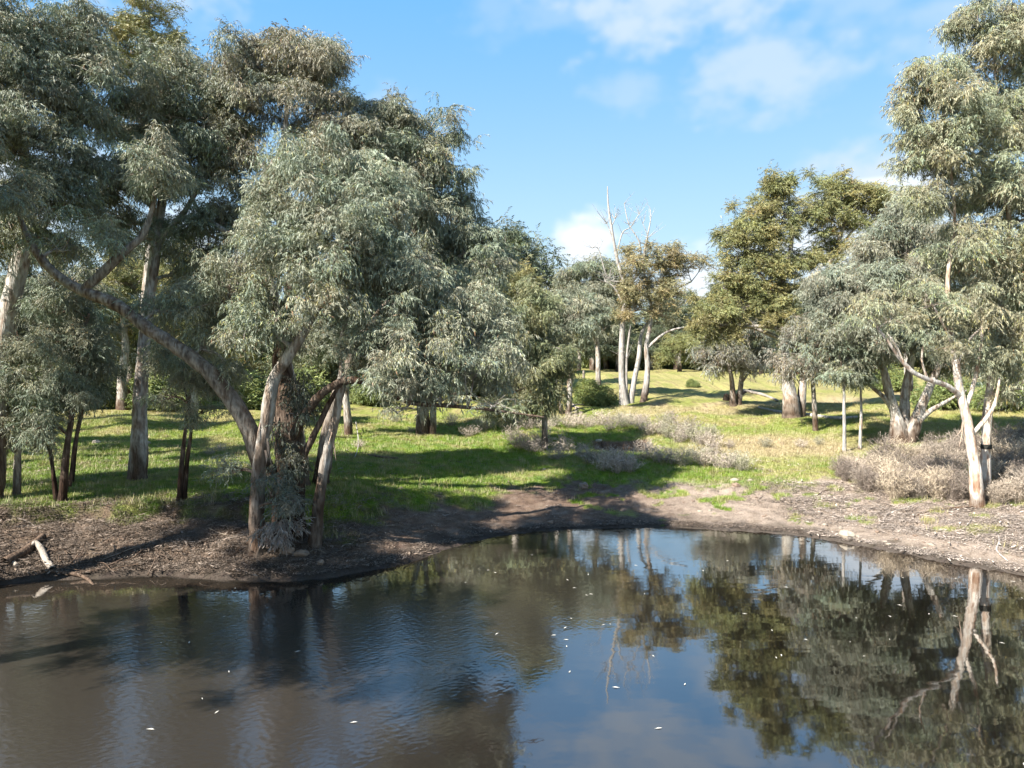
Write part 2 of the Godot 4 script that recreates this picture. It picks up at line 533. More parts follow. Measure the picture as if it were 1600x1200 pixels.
# ------------------------------------------------------------------ trees
# stems: each a list of [px, py, depth offset, width in px]; lobes: [px, py, depth offset, rx, ry]
func tree(called: String, label: String, px: float, d: float, stems: Array, lobes: Array, o: Dictionary) -> Node3D:
	rng.seed = hash(label)
	var bx := (px - 800.0) / F * d
	var basis_pt := Vector3(bx, ground(bx, -d) - 0.05, -d)
	var root := base_node(called, basis_pt)
	tag(root, label, o.get("category", "tree"), o.get("group", ""))
	var mat: Material = o.get("bark", M.gum)
	var butt: float = o.get("butt", 1.2)   # up to this height the bark is dark and rough
	var skeleton := []
	var ribbon_at := []
	var wood := func(p: Vector3, _t: float) -> Color:
		var n := noise_b.get_noise_3d(p.x * 30.0, p.y * 9.0, p.z * 30.0 + basis_pt.x * 50.0)
		var low := smoothstep(butt * 1.5, butt * 0.4, p.y + n * butt)
		var v := 1.0 + n * 0.25
		var c := Color(v, v, v).lerp(Color(0.25, 0.185, 0.145), low * 0.92)
		var flake := noise_c.get_noise_3d(p.x * 60.0, p.y * 14.0, p.z * 60.0 + basis_pt.x * 20.0)
		c = c.lerp(c * Color(0.5, 0.38, 0.30), smoothstep(0.12, 0.3, flake) * 0.8)
		c = c.lerp(c * Color(0.62, 0.64, 0.66), smoothstep(0.08, 0.3, -flake) * 0.7)
		c.a = 1.0
		return c
	for i in stems.size():
		var run := []
		for k in stems[i].size():
			var q: Array = stems[i][k]
			var dd: float = d + q[2]
			var p := at(q[0], q[1], dd) - basis_pt
			if k == 0 and q.size() > 4 and q[4] == 1:
				p.y = ground(p.x + basis_pt.x, -dd) - basis_pt.y - 0.12
			run.append([p, q[3] * 0.385 / F * dd])
		var grounded: bool = stems[i][0].size() > 4 and stems[i][0][4] == 1
		if grounded:   # roots flare where it stands on the ground
			var p0: Vector3 = run[0][0]
			var r0: float = run[0][1]
			var up: Vector3 = (run[1][0] - p0)
			run[0] = [p0, r0 * 1.35]
			for _k in int(o.get("ribbons", 0)):
				ribbon_at.append([run[1 + rng.randi() % mini(2, run.size() - 1)], run[mini(2, run.size() - 1)]])
			run.insert(1, [p0 + up * minf(0.25, 0.5 / up.length()), r0 * 1.08])
		run = catmull(run, 12 if run[0][1] > 0.06 else 6)
		for r in range(0, run.size(), 3):
			skeleton.append(run[r])
		var mb := Mb.new()
		tube(mb, run, 18 if run[0][1] > 0.08 else 7, 0.2, wood)
		smooth(mb)
		part("trunk" if grounded else "limb", mb.mesh(), M[stems[i][0][5]] if stems[i][0].size() > 5 else mat, root)
	for q in ribbon_at:   # strips of bark that peel and hang
		var t := rng.randf()
		var top: Vector3 = q[0][0].lerp(q[1][0], t)
		var a := rng.randf() * TAU
		var outward := Vector3(cos(a), 0, sin(a))
		var r: float = q[0][1] * 1.08
		var across := Vector3(-sin(a), 0, cos(a)) * rng.randf_range(0.015, 0.035)
		var long := rng.randf_range(0.4, 1.1)
		var p0 := top + outward * r
		var p1 := p0 + Vector3.DOWN * long * 0.5 + outward * rng.randf_range(0.03, 0.12)
		var p2 := p0 + Vector3.DOWN * long + outward * rng.randf_range(0.08, 0.3) + across * rng.randf_range(-3, 3)
		var rb := Mb.new()
		var tone := Color(0.34, 0.25, 0.19) * rng.randf_range(0.6, 1.3)
		tone.a = 1.0
		rb.tri(p0 - across, p1 - across, p0 + across, tone)
		rb.tri(p0 + across, p1 - across, p1 + across, tone)
		rb.tri(p1 - across, p2, p1 + across, tone)
		part("bark_ribbon", rb.mesh(), M.litter, root)
	var base_col: Color = o.get("leaf", Color(0.105, 0.115, 0.078))
	var size: float = clampf(pow(d / 22.0, 0.55), 0.8, 2.2) * o.get("size", 1.0)
	var density: float = o.get("density", 1.0) * 52.0
	for L in lobes:
		var dd: float = d + L[2]
		var c := at(L[0], L[1], dd) - basis_pt
		var rx: float = L[3] * 1.1 / F * dd
		var ry: float = L[4] * 1.14 / F * dd
		var lc: Color = L[6] if L.size() > 6 else base_col
		var rz: float = clampf(rx, 0.6 * ry, 3.2)
		# the bough that carries this part of the crown leaves the nearest lower limb
		var best := 1e9
		var from := Vector3.ZERO
		var fr := 0.05
		for s in skeleton:
			var q: Vector3 = s[0]
			var cost := q.distance_to(c) + maxf(0.0, q.y - c.y + 0.3) * 2.0 + (1.5 if q.y < 0.8 else 0.0)
			if cost < best:
				best = cost
				from = q
				fr = s[1]
		var reach_r := minf(fr * 0.7, 0.045 + 0.028 * best)
		var mid := from.lerp(c, 0.5) + Vector3(rng.randf_range(-0.2, 0.2), rng.randf_range(-0.1, 0.3), rng.randf_range(-0.2, 0.2)) * best * 0.5
		var bough := catmull([[from, reach_r], [mid, reach_r * 0.7], [c + Vector3(0, -ry * 0.25, 0), reach_r * 0.42]], 5)
		var mb := Mb.new()
		tube(mb, bough, 6, 0.1, wood)
		var places := []
		var tints := []
		var area := PI * rx * ry
		var n_clumps := clampi(int(area * 3.2 / (size * size) + 8.0), 10, 60)
		var n_sprays := int(area * density / (size * size) * L[5] if L.size() > 5 else area * density / (size * size))
		var clumps := []
		for k in n_clumps:
			var u := rng.randf_range(-0.72, 1.0)
			var a := rng.randf() * TAU
			var ring := sqrt(1.0 - u * u)
			var v := Vector3(cos(a) * ring * rx, u * ry, sin(a) * ring * rz) * rng.randf_range(0.35, 1.0) * rng.randf_range(0.85, 1.2)
			var cr := rng.randf_range(0.2, 0.46) * sqrt((rx + ry) * 0.5) * 0.8
			var tone := rng.randf_range(0.82, 1.2)
			clumps.append([c + v, cr, tone, rng.randf_range(0.9, 1.12)])
			var s0: Vector3 = bough[rng.randi_range(bough.size() / 2, bough.size() - 1)][0]
			var bend := s0.lerp(c + v, 0.55) + Vector3(0, 0.12 * v.length(), 0) + Vector3(rng.randf_range(-1, 1), rng.randf_range(-1, 1), rng.randf_range(-1, 1)) * 0.12 * v.length()
			tube(mb, catmull([[s0, reach_r * 0.4], [bend, reach_r * 0.26], [c + v, 0.008]], 3), 4, 0.0, wood)
		for k in n_sprays:
			var cl: Array = clumps[rng.randi() % clumps.size()]
			var dirv := Vector3(rng.randfn(), rng.randfn(), rng.randfn()) * 0.56
			var p: Vector3 = cl[0] + Vector3(dirv.x, dirv.y * 0.8, dirv.z) * cl[1]
			var b := Basis(Vector3.UP, rng.randf() * TAU) * Basis(Vector3.RIGHT, rng.randfn() * 0.55)
			places.append(Transform3D(b.scaled(Vector3.ONE * size * rng.randf_range(0.75, 1.2)), p))
			var tv: float = 1.12 * cl[2] * rng.randf_range(0.8, 1.2)
			tints.append(Color(lc.r * tv * cl[3], lc.g * tv, lc.b * tv))
		var bo := part("bough", mb.mesh(), mat, root)
		var set_: Array = o.get("sprays", sprays)
		foliage("foliage", set_[rng.randi() % set_.size()], M.leaf, places, tints, bo)
	return root

func _ready() -> void:
	var fast := false
	for nz in [[noise_a, 0.05, 3, 4], [noise_b, 0.05, 4, 9], [noise_c, 0.05, 2, 15]]:
		nz[0].noise_type = FastNoiseLite.TYPE_SIMPLEX_SMOOTH
		nz[0].frequency = nz[1]
		nz[0].fractal_octaves = nz[2]
		nz[0].seed = nz[3]
	rng.seed = 5
	# ---- camera, sky, sun
	var cam := Camera3D.new()
	cam.name = "camera"
	add_child(cam)
	cam.fov = rad_to_deg(2.0 * atan(600.0 / F))
	cam.position = Vector3(0, EYE, 0)
	cam.rotation.x = -atan((600.0 - HORIZON) / F)
	cam.near = 0.1
	cam.far = 2000.0
	cam.current = true
	var env := Environment.new()
	env.background_mode = Environment.BG_SKY
	env.tonemap_mode = Environment.TONE_MAPPER_LINEAR
	env.tonemap_exposure = 3.0
	env.sdfgi_enabled = true
	env.ssao_enabled = true
	env.ssil_enabled = true
	var pano := PanoramaSkyMaterial.new()
	pano.panorama = ImageTexture.create_from_image(sky_image())
	env.sky = Sky.new()
	env.sky.sky_material = pano
	env.background_energy_multiplier = 0.7
	var we := WorldEnvironment.new()
	we.name = "world_environment"
	we.environment = env
	add_child(we)
	var sun := DirectionalLight3D.new()
	sun.name = "sun"
	sun.light_color = Color(1.0, 0.98, 0.94)
	sun.light_energy = 1.6
	sun.light_angular_distance = 0.5
	sun.shadow_enabled = true
	add_child(sun)
	sun.look_at_from_position(Vector3(-9, 11.0, 7), Vector3.ZERO)
	make_materials()
	make_shore()
	make_grid()
	build_ground()
	build_water()
	for k in 5:
		sprays.append(make_spray(5, 6, 0.125, 0.024, 0.8, 0.42))
	for k in 4:
		tufts.append(make_spray(6, 6, 0.105, 0.026, 0.4, 0.36))
	for k in 4:
		fine_sprays.append(make_spray(5, 6, 0.10, 0.03, 0.35, 0.42))
	build_left_trees()
	build_middle_trees()
	build_right_trees()
	build_far_trees()
	build_shrubs()
	build_fallen_wood()
	build_stones()
	build_ground_cover()

func build_ground() -> void:
	var nx := gx.size()
	var nz := gz.size()
	var v := PackedVector3Array()
	var n := PackedVector3Array()
	var c := PackedColorArray()
	v.resize(nx * nz)
	n.resize(nx * nz)
	c.resize(nx * nz)
	for j in nz:
		for i in nx:
			var k := j * nx + i
			v[k] = Vector3(gx[i], gh[k], gz[j])
			var l := j * nx + maxi(i - 1, 0)
			var r := j * nx + mini(i + 1, nx - 1)
			var f := maxi(j - 1, 0) * nx + i
			var b := mini(j + 1, nz - 1) * nx + i
			var sx := (gh[r] - gh[l]) / (gx[mini(i + 1, nx - 1)] - gx[maxi(i - 1, 0)])
			var sz := (gh[b] - gh[f]) / (gz[mini(j + 1, nz - 1)] - gz[maxi(j - 1, 0)])
			n[k] = Vector3(-sx, 1, -sz).normalized()
			c[k] = ground_color(gx[i], gz[j], gs[k]) if gs[k] > -1.5 else MUD
	var idx := PackedInt32Array()
	for j in nz - 1:
		for i in nx - 1:
			var k := j * nx + i
			idx.append_array(PackedInt32Array([k, k + 1, k + nx, k + 1, k + nx + 1, k + nx]))
	var arr := []
	arr.resize(Mesh.ARRAY_MAX)
	arr[Mesh.ARRAY_VERTEX] = v
	arr[Mesh.ARRAY_NORMAL] = n
	arr[Mesh.ARRAY_COLOR] = c
	arr[Mesh.ARRAY_INDEX] = idx
	var m := ArrayMesh.new()
	m.add_surface_from_arrays(Mesh.PRIMITIVE_TRIANGLES, arr)
	tag(part("ground", m, M.ground, self), "grassy rise and muddy bank around the dam", "", "", "structure")

# a breeze roughens the near left and a band under the far bank; the right lies calm
func breeze(x: float, z: float) -> float:
	var windy := smoothstep(1.8, -3.2, x + (z + 13.0) * 0.42) * smoothstep(-22.5, -17.5, z + 0.15 * x)
	windy = maxf(windy, 0.28 * smoothstep(-22.5, -24.5, z) * smoothstep(-6.0, -1.0, x) * smoothstep(14.0, 7.0, x))
	return windy

func ripple(x: float, z: float) -> float:
	var windy := breeze(x, z)
	var a := noise_c.get_noise_2d(x * 110.0 + z * 66.0, z * 230.0 - x * 80.0)
	var b := noise_c.get_noise_2d(x * 14.0, z * 34.0 + 90.0)
	return a * (0.0001 + 0.0034 * windy) + b * (0.0006 + 0.0006 * windy)

func build_water() -> void:
	var wx := axis(-60.0, -16.0, 16.0, 60.0, 0.05)
	var wz := axis(-60.0, -28.6, -9.8, 60.0, 0.04)
	var nx := wx.size()
	var nz := wz.size()
	var y := PackedFloat32Array()
	y.resize(nx * nz)
	for j in nz:
		for i in nx:
			if wx[i] > -18.0 and wx[i] < 18.0 and wz[j] > -29.5 and wz[j] < -9.0:
				y[j * nx + i] = ripple(wx[i], wz[j])
	var v := PackedVector3Array()
	var n := PackedVector3Array()
	v.resize(nx * nz)
	n.resize(nx * nz)
	for j in nz:
		for i in nx:
			var k := j * nx + i
			v[k] = Vector3(wx[i], y[k], wz[j])
			var i0 := maxi(i - 1, 0)
			var i1 := mini(i + 1, nx - 1)
			var j0 := maxi(j - 1, 0)
			var j1 := mini(j + 1, nz - 1)
			n[k] = Vector3(-(y[j * nx + i1] - y[j * nx + i0]) / (wx[i1] - wx[i0]), 1.0, -(y[j1 * nx + i] - y[j0 * nx + i]) / (wz[j1] - wz[j0])).normalized()
	var idx := PackedInt32Array()
	for j in nz - 1:
		for i in nx - 1:
			var k := j * nx + i
			idx.append_array(PackedInt32Array([k, k + 1, k + nx, k + 1, k + nx + 1, k + nx]))
	var m := StandardMaterial3D.new()
	m.resource_name = "murky water"
	m.roughness = 1.0
	var rough := PackedFloat32Array()
	var shine := PackedFloat32Array()
	var silt := PackedFloat32Array()   # the shallow near left is muddier than the deep middle
	for j in 256:
		for i in 256:
			var wnd := breeze(-20.0 + 40.0 * (i + 0.5) / 256.0, -30.0 + 25.0 * (j + 0.5) / 256.0)
			rough.append(0.03 + 0.13 * wnd)
			shine.append(1.0 - wnd)
			var mud := lerpf(0.006, 0.027, smoothstep(5.0, -5.0, -20.0 + 40.0 * (i + 0.5) / 256.0 + (-17.0 + 25.0 * (j + 0.5) / 256.0) * 0.42))
			silt.append_array(PackedFloat32Array([mud, mud * 0.84, mud * 0.66]))
	m.texture_repeat = false
	m.roughness_texture = ImageTexture.create_from_image(Image.create_from_data(256, 256, false, Image.FORMAT_RF, rough.to_byte_array()))
	m.clearcoat_texture = ImageTexture.create_from_image(Image.create_from_data(256, 256, false, Image.FORMAT_RF, shine.to_byte_array()))
	m.albedo_texture = ImageTexture.create_from_image(Image.create_from_data(256, 256, false, Image.FORMAT_RGBF, silt.to_byte_array()))
	m.metallic_specular = 1.0
	m.clearcoat_enabled = true
	m.clearcoat = 1.0
	m.clearcoat_roughness = 0.03
	var arr := []
	arr.resize(Mesh.ARRAY_MAX)
	arr[Mesh.ARRAY_VERTEX] = v
	arr[Mesh.ARRAY_NORMAL] = n
	arr[Mesh.ARRAY_INDEX] = idx
	var uv := PackedVector2Array()
	for p in v:
		uv.append(Vector2((p.x + 20.0) / 40.0, (p.z + 30.0) / 25.0))
	arr[Mesh.ARRAY_TEX_UV] = uv
	var me := ArrayMesh.new()
	me.add_surface_from_arrays(Mesh.PRIMITIVE_TRIANGLES, arr)
	tag(part("water", me, m, self), "murky brown dam water that mirrors trees and sky", "", "", "structure")

const GREY := Color(0.220, 0.238, 0.168)
const SILVER := Color(0.262, 0.280, 0.200)
const OLIVE := Color(0.23, 0.225, 0.095)
const DARK := Color(0.12, 0.135, 0.08)
const LEAFY := Color(0.20, 0.215, 0.115)
const RUSTY := Color(0.25, 0.22, 0.115)

func build_left_trees() -> void:
	tree("gum_tree", "tall gum cut by the left edge, its thick pale trunk beside the leaning limb's tip", -18, 25.0,
		[[[-18, 720, 0, 46, 1], [-4, 600, 0, 40], [12, 500, 0, 36], [30, 420, 0, 34], [48, 330, 0, 24], [40, 240, 0, 18], [30, 170, 0, 10]], [[30, 430, 0, 18], [70, 350, 0.5, 14], [120, 270, 1, 10], [130, 190, 1, 6]]],
		[[60, 100, 0, 95, 85], [115, 50, 0.5, 55, 45], [10, 40, 0, 90, 60], [20, 220, -0.5, 100, 90], [125, 180, 0.5, 48, 80], [-60, 150, 0, 90, 120], [100, 310, 0.5, 70, 60], [0, 340, -0.5, 80, 60], [140, 270, 1, 40, 40]],
		{"leaf": GREY, "butt": 2.0, "ribbons": 6})
	tree("gum_tree", "big multi-stemmed gum on the bank with a long left-leaning limb and silvery crown", 425, 22.7,
		[[[400, 845, -0.5, 30, 1], [404, 740, -0.5, 27], [416, 660, -0.5, 26], [430, 590, -0.5, 25], [468, 530, -0.6, 20], [505, 462, -0.6, 16], [530, 405, -0.8, 10], [545, 340, -0.8, 6]],
		[[450, 850, 0.6, 62, 1, "rough_bark"], [452, 760, 0.6, 58], [450, 650, 0.6, 52], [440, 570, 0.8, 38], [450, 480, 1.0, 26], [470, 380, 1.0, 18], [500, 300, 0.8, 10]],
		[[415, 745, 0.3, 42, 0, "grey_bark"], [388, 668, 0.2, 36], [335, 590, 0.1, 31], [290, 552, 0, 28], [235, 515, 0, 26], [180, 475, 0, 24], [130, 455, 0, 22], [90, 430, 0, 18], [58, 395, 0, 16], [36, 350, 0, 10], [24, 300, 0, 5]],
		[[128, 455, 0, 18, 0, "grey_bark"], [152, 435, 0, 18], [188, 400, 0, 17], [222, 370, 0.1, 13], [238, 330, 0.2, 9], [246, 290, 0.4, 6], [262, 240, 0.5, 3]],
		[[490, 800, 0.1, 24, 1], [505, 735, 0.1, 20], [525, 650, 0, 17], [533, 590, 0, 13], [536, 520, 0.2, 9], [560, 450, 0.2, 6]],
		[[452, 690, 0.4, 22, 0, "rough_bark"], [485, 635, -0.2, 18], [515, 606, -0.6, 16], [550, 594, -0.8, 15], [590, 603, -1.0, 13], [640, 628, -1.2, 11], [700, 634, -1.4, 8], [765, 640, -1.5, 6], [850, 652, -1.6, 3]],
		[[470, 720, 0.2, 16, 0, "rough_bark"], [495, 670, 0.1, 13], [520, 620, 0, 10], [560, 560, -0.4, 7]]],
		[[500, 320, -1.2, 80, 85], [450, 400, -1.4, 70, 75], [560, 380, -1.5, 80, 80], [428, 320, -0.6, 42, 55], [545, 275, -0.6, 62, 55], [625, 450, -1.2, 70, 65], [400, 500, -0.8, 60, 65], [355, 450, 0.2, 55, 75], [600, 540, -1.4, 75, 55], [675, 545, -1.2, 75, 60], [735, 575, -0.8, 65, 52], [745, 500, -0.4, 50, 55], [520, 450, -1.8, 70, 60], [690, 470, 0.2, 65, 60], [440, 775, -0.9, 34, 38, 0.6, Color(0.13, 0.14, 0.11)], [428, 832, -1.0, 30, 22, 0.8, Color(0.30, 0.25, 0.22)], [470, 640, 0.2, 26, 60, 0.5, Color(0.1, 0.11, 0.085)], [455, 720, 0.1, 26, 50, 0.5, Color(0.1, 0.11, 0.085)], [360, 735, 0.4, 30, 18, 0.4], [245, 265, -0.3, 50, 45], [770, 632, -1.5, 62, 16, 0.12], [690, 625, -1.4, 50, 18, 0.2], [620, 640, -1.0, 40, 20, 0.15], [35, 310, -0.3, 45, 40], [100, 385, 0.3, 40, 30, 0.6], [270, 480, 0.8, 50, 45, 0.6], [180, 380, 0.6, 40, 34, 0.6], [640, 595, -1.6, 55, 35], [330, 540, 0.6, 40, 45, 0.7], [480, 260, -0.2, 50, 45], [600, 330, -1.0, 50, 60]],
		{"leaf": SILVER, "butt": 2.6, "ribbons": 9})
	tree("gum_tree", "straight pale-trunked gum standing on the grass behind the leaning limb", 214, 29.0,
		[[[214, 745, 0, 34, 1], [218, 660, 0, 29], [222, 580, 0, 25], [230, 500, 0, 23], [240, 420, 0, 21], [252, 330, 0, 17], [268, 230, 0, 11], [270, 150, 0, 6]], [[246, 380, 0, 13], [290, 330, -0.5, 10], [330, 260, -0.5, 6]], [[250, 340, 0, 12], [215, 290, 0, 9], [200, 240, 0, 5]]],
		[[270, 140, 0, 85, 70], [225, 190, 0, 60, 65], [335, 180, 0, 75, 75], [325, 260, -0.5, 80, 70], [265, 270, -0.5, 75, 55], [195, 285, 0, 52, 50], [340, 360, 0, 65, 50], [215, 370, 0, 55, 38, 0.7], [300, 420, 1, 60, 50, 0.7], [170, 340, 0.5, 40, 45, 0.7]],
		{"leaf": GREY})
	tree("gum_tree", "tallest grey gum, its dark forked limb showing in a gap of sky", 470, 28.0,
		[[[470, 765, 0, 36, 1], [455, 620, 0, 30], [430, 480, 0, 26], [408, 380, 0, 22], [415, 285, 0, 18], [440, 238, 0, 14], [448, 190, 0, 9], [450, 120, 0, 5]], [[420, 270, 0, 10], [395, 240, 0.2, 8], [375, 205, 0.3, 5]], [[408, 390, 0, 14], [350, 360, 0.4, 11], [312, 330, 0.5, 8], [285, 270, 0.5, 5]], [[436, 245, 0, 9], [480, 225, 0, 7], [520, 200, 0, 5]]],
		[[440, 105, 0, 78, 52], [500, 150, 0, 72, 60], [392, 140, 0, 58, 62], [460, 72, 0.3, 52, 30], [548, 190, 0, 52, 48], [380, 85, 0.2, 42, 34], [520, 235, 0.5, 62, 45], [370, 240, 0.6, 38, 45, 0.6], [570, 270, 0.4, 50, 60]],
		{"leaf": Color(0.25, 0.245, 0.18)})
	tree("gum_tree", "yellowish gum whose top alone rises behind the grey crowns at the upper left", 219, 36.0,
		[[[219, 690, 0, 22, 1], [226, 500, 0, 18], [236, 380, 0, 15], [240, 300, 0, 14], [228, 150, 0, 11], [240, 60, 0, 6]]],
		[[235, 32, 0, 52, 34], [215, 75, 0, 45, 42], [255, 75, 0, 36, 34], [225, 130, 0, 50, 40]],
		{"leaf": OLIVE, "sprays": tufts, "density": 0.8})
	tree("gum_tree", "dense gum that closes the left grove on its open side, sunlit above and dark below", 500, 28.5,
		[[[500, 742, 0, 30, 1, "grey_bark"], [520, 640, 0, 26], [560, 540, 0, 23], [610, 470, 0, 20], [640, 400, 0, 16], [655, 300, 0, 12], [660, 220, 0, 6]], [[600, 485, 0, 16], [670, 440, 0, 12], [725, 395, 0, 7]], [[630, 430, 0, 12], [600, 330, 0, 9], [610, 240, 0, 5]]],
		[[660, 215, 0, 62, 55], [690, 270, 0, 48, 55], [615, 235, 0, 58, 65], [640, 320, -0.4, 72, 65], [700, 350, 0, 52, 52], [735, 390, 0.3, 52, 55], [765, 430, 0.5, 32, 48], [700, 430, 0, 75, 65], [760, 490, 0.4, 38, 50], [720, 530, 0.2, 65, 55], [600, 190, 0.5, 40, 35], [650, 420, 0, 60, 60], [790, 400, 1.0, 16, 24, 0.6]],
		{"leaf": GREY})
	# young trees at the water's edge
	tree("young_gum", "young gum with several dark leaning stems on the left bank", 95, 25.2,
		[[[96, 787, 0, 15, 1], [104, 700, 0, 12], [116, 620, 0, 10], [126, 540, 0, 8], [140, 490, 0, 4]], [[88, 787, 0, 9, 1], [80, 720, 0, 7], [68, 650, 0, 5], [60, 590, 0, 3]], [[108, 760, 0.3, 8], [118, 690, 0.3, 7], [132, 630, 0.3, 5]]],
		[[92, 545, 0, 58, 45], [55, 600, -0.2, 50, 50], [125, 610, 0, 40, 45], [40, 680, -0.2, 36, 34, 0.6], [140, 545, 0, 34, 42], [95, 480, 0.2, 50, 34], [80, 660, -0.4, 36, 36, 0.6]],
		{"leaf": GREY, "bark": M.rough_bark, "category": "young tree", "size": 0.85})
	tree("young_gum", "slim pale-stemmed young gum at the lower left edge with low leaves", 25, 25.8,
		[[[25, 775, 0, 14, 1], [27, 710, 0, 12], [32, 640, 0, 9], [24, 560, 0, 6], [20, 500, 0, 3]]],
		[[10, 610, 0, 42, 42], [30, 540, 0, 42, 42], [-10, 690, 0, 40, 30, 0.6], [30, 670, -0.2, 34, 30, 0.6]],
		{"leaf": GREY, "category": "young tree", "size": 0.85})
	tree("young_gum", "thin paired-stem young gum between the straight trunk and the big bank tree", 281, 25.6,
		[[[279, 790, 0, 10, 1], [284, 720, 0, 9], [292, 650, 0, 7], [300, 590, 0, 4]], [[287, 790, 0.1, 9, 1], [292, 720, 0.1, 8], [298, 660, 0.1, 6], [285, 590, 0.2, 3]]],
		[[300, 590, 0, 42, 38, 0.8], [262, 560, 0.2, 36, 36, 0.7], [318, 640, -0.2, 26, 22, 0.6], [252, 620, 0, 24, 22, 0.5], [340, 585, 0.2, 34, 36, 0.7]],
		{"leaf": SILVER, "bark": M.rough_bark, "category": "young tree", "size": 0.85})
	tree("young_gum", "small leaning young gum just behind the several dark stems", 112, 28.0,
		[[[110, 750, 0, 9, 1], [118, 690, 0, 8], [128, 640, 0, 5], [150, 590, 0, 3]]],
		[[135, 610, 0, 36, 32, 0.7], [160, 570, 0, 30, 34, 0.7]],
		{"leaf": DARK, "bark": M.rough_bark, "category": "young tree", "size": 0.85})
	# the tree outside the view whose shade lies over the water and the left bank
	tree("gum_tree", "wide gum on the near left shore that shades the water", -960, 10.6,
		[[[-960, 560, 0, 90, 1], [-930, 300, 0, 75], [-880, 0, 0, 55], [-860, -200, 0, 30]], [[-900, 150, 0, 40], [-780, 40, 0.5, 26], [-640, -60, 1, 14]]],
		[[-860, -100, 0, 300, 230], [-680, 0, 0.5, 260, 200], [-540, -40, 0, 220, 190], [-760, 80, -1.0, 260, 190], [-980, 0, 0, 260, 210], [-700, -150, 2.0, 230, 170], [-500, 60, 1.8, 190, 160], [-620, -60, -2.5, 240, 190], [-420, 40, 0.6, 150, 150]],
		{"leaf": GREY, "size": 1.2})

	tree("gum_tree", "broad gum just past the left edge that shades the leaning limb", -230, 18.5,
		[[[-230, 700, 0, 50, 1], [-225, 500, 0, 42], [-240, 300, 0, 32], [-230, 150, 0, 18]], [[-230, 400, 0, 22], [-150, 280, 0, 14], [-120, 200, 0.3, 8]]],
		[[-230, 100, 0, 150, 120], [-140, 180, 0.4, 110, 110], [-320, 200, 0, 140, 130], [-200, 300, 0.5, 130, 90], [-130, 60, 0.8, 100, 90], [-260, 0, 0, 120, 80], [-110, 320, 1.2, 70, 60]],
		{"leaf": GREY})

	var shade: Node3D = get_node("gum_tree_003")
	for q in [[-27.0, -21.0, 0.9, 0.6, "gum standing off the left edge nearest the dark leaning stems"], [-33.0, -31.0, 1.0, 2.1, "gum off the left edge level with the straight pale trunk"], [-41.0, -43.0, 1.0, 4.0, "gum off the left edge at the back of the grass"], [-24.5, -30.0, 0.8, 5.2, "smaller gum off the left edge between the two others"]]:
		var o := copy_of(shade, "gum_tree")
		o.position = Vector3(q[0], ground(q[0], q[1]) - 0.05, q[1])
		o.scale = Vector3.ONE * q[2]
		o.rotation.y = q[3]
		tag(o, q[4])

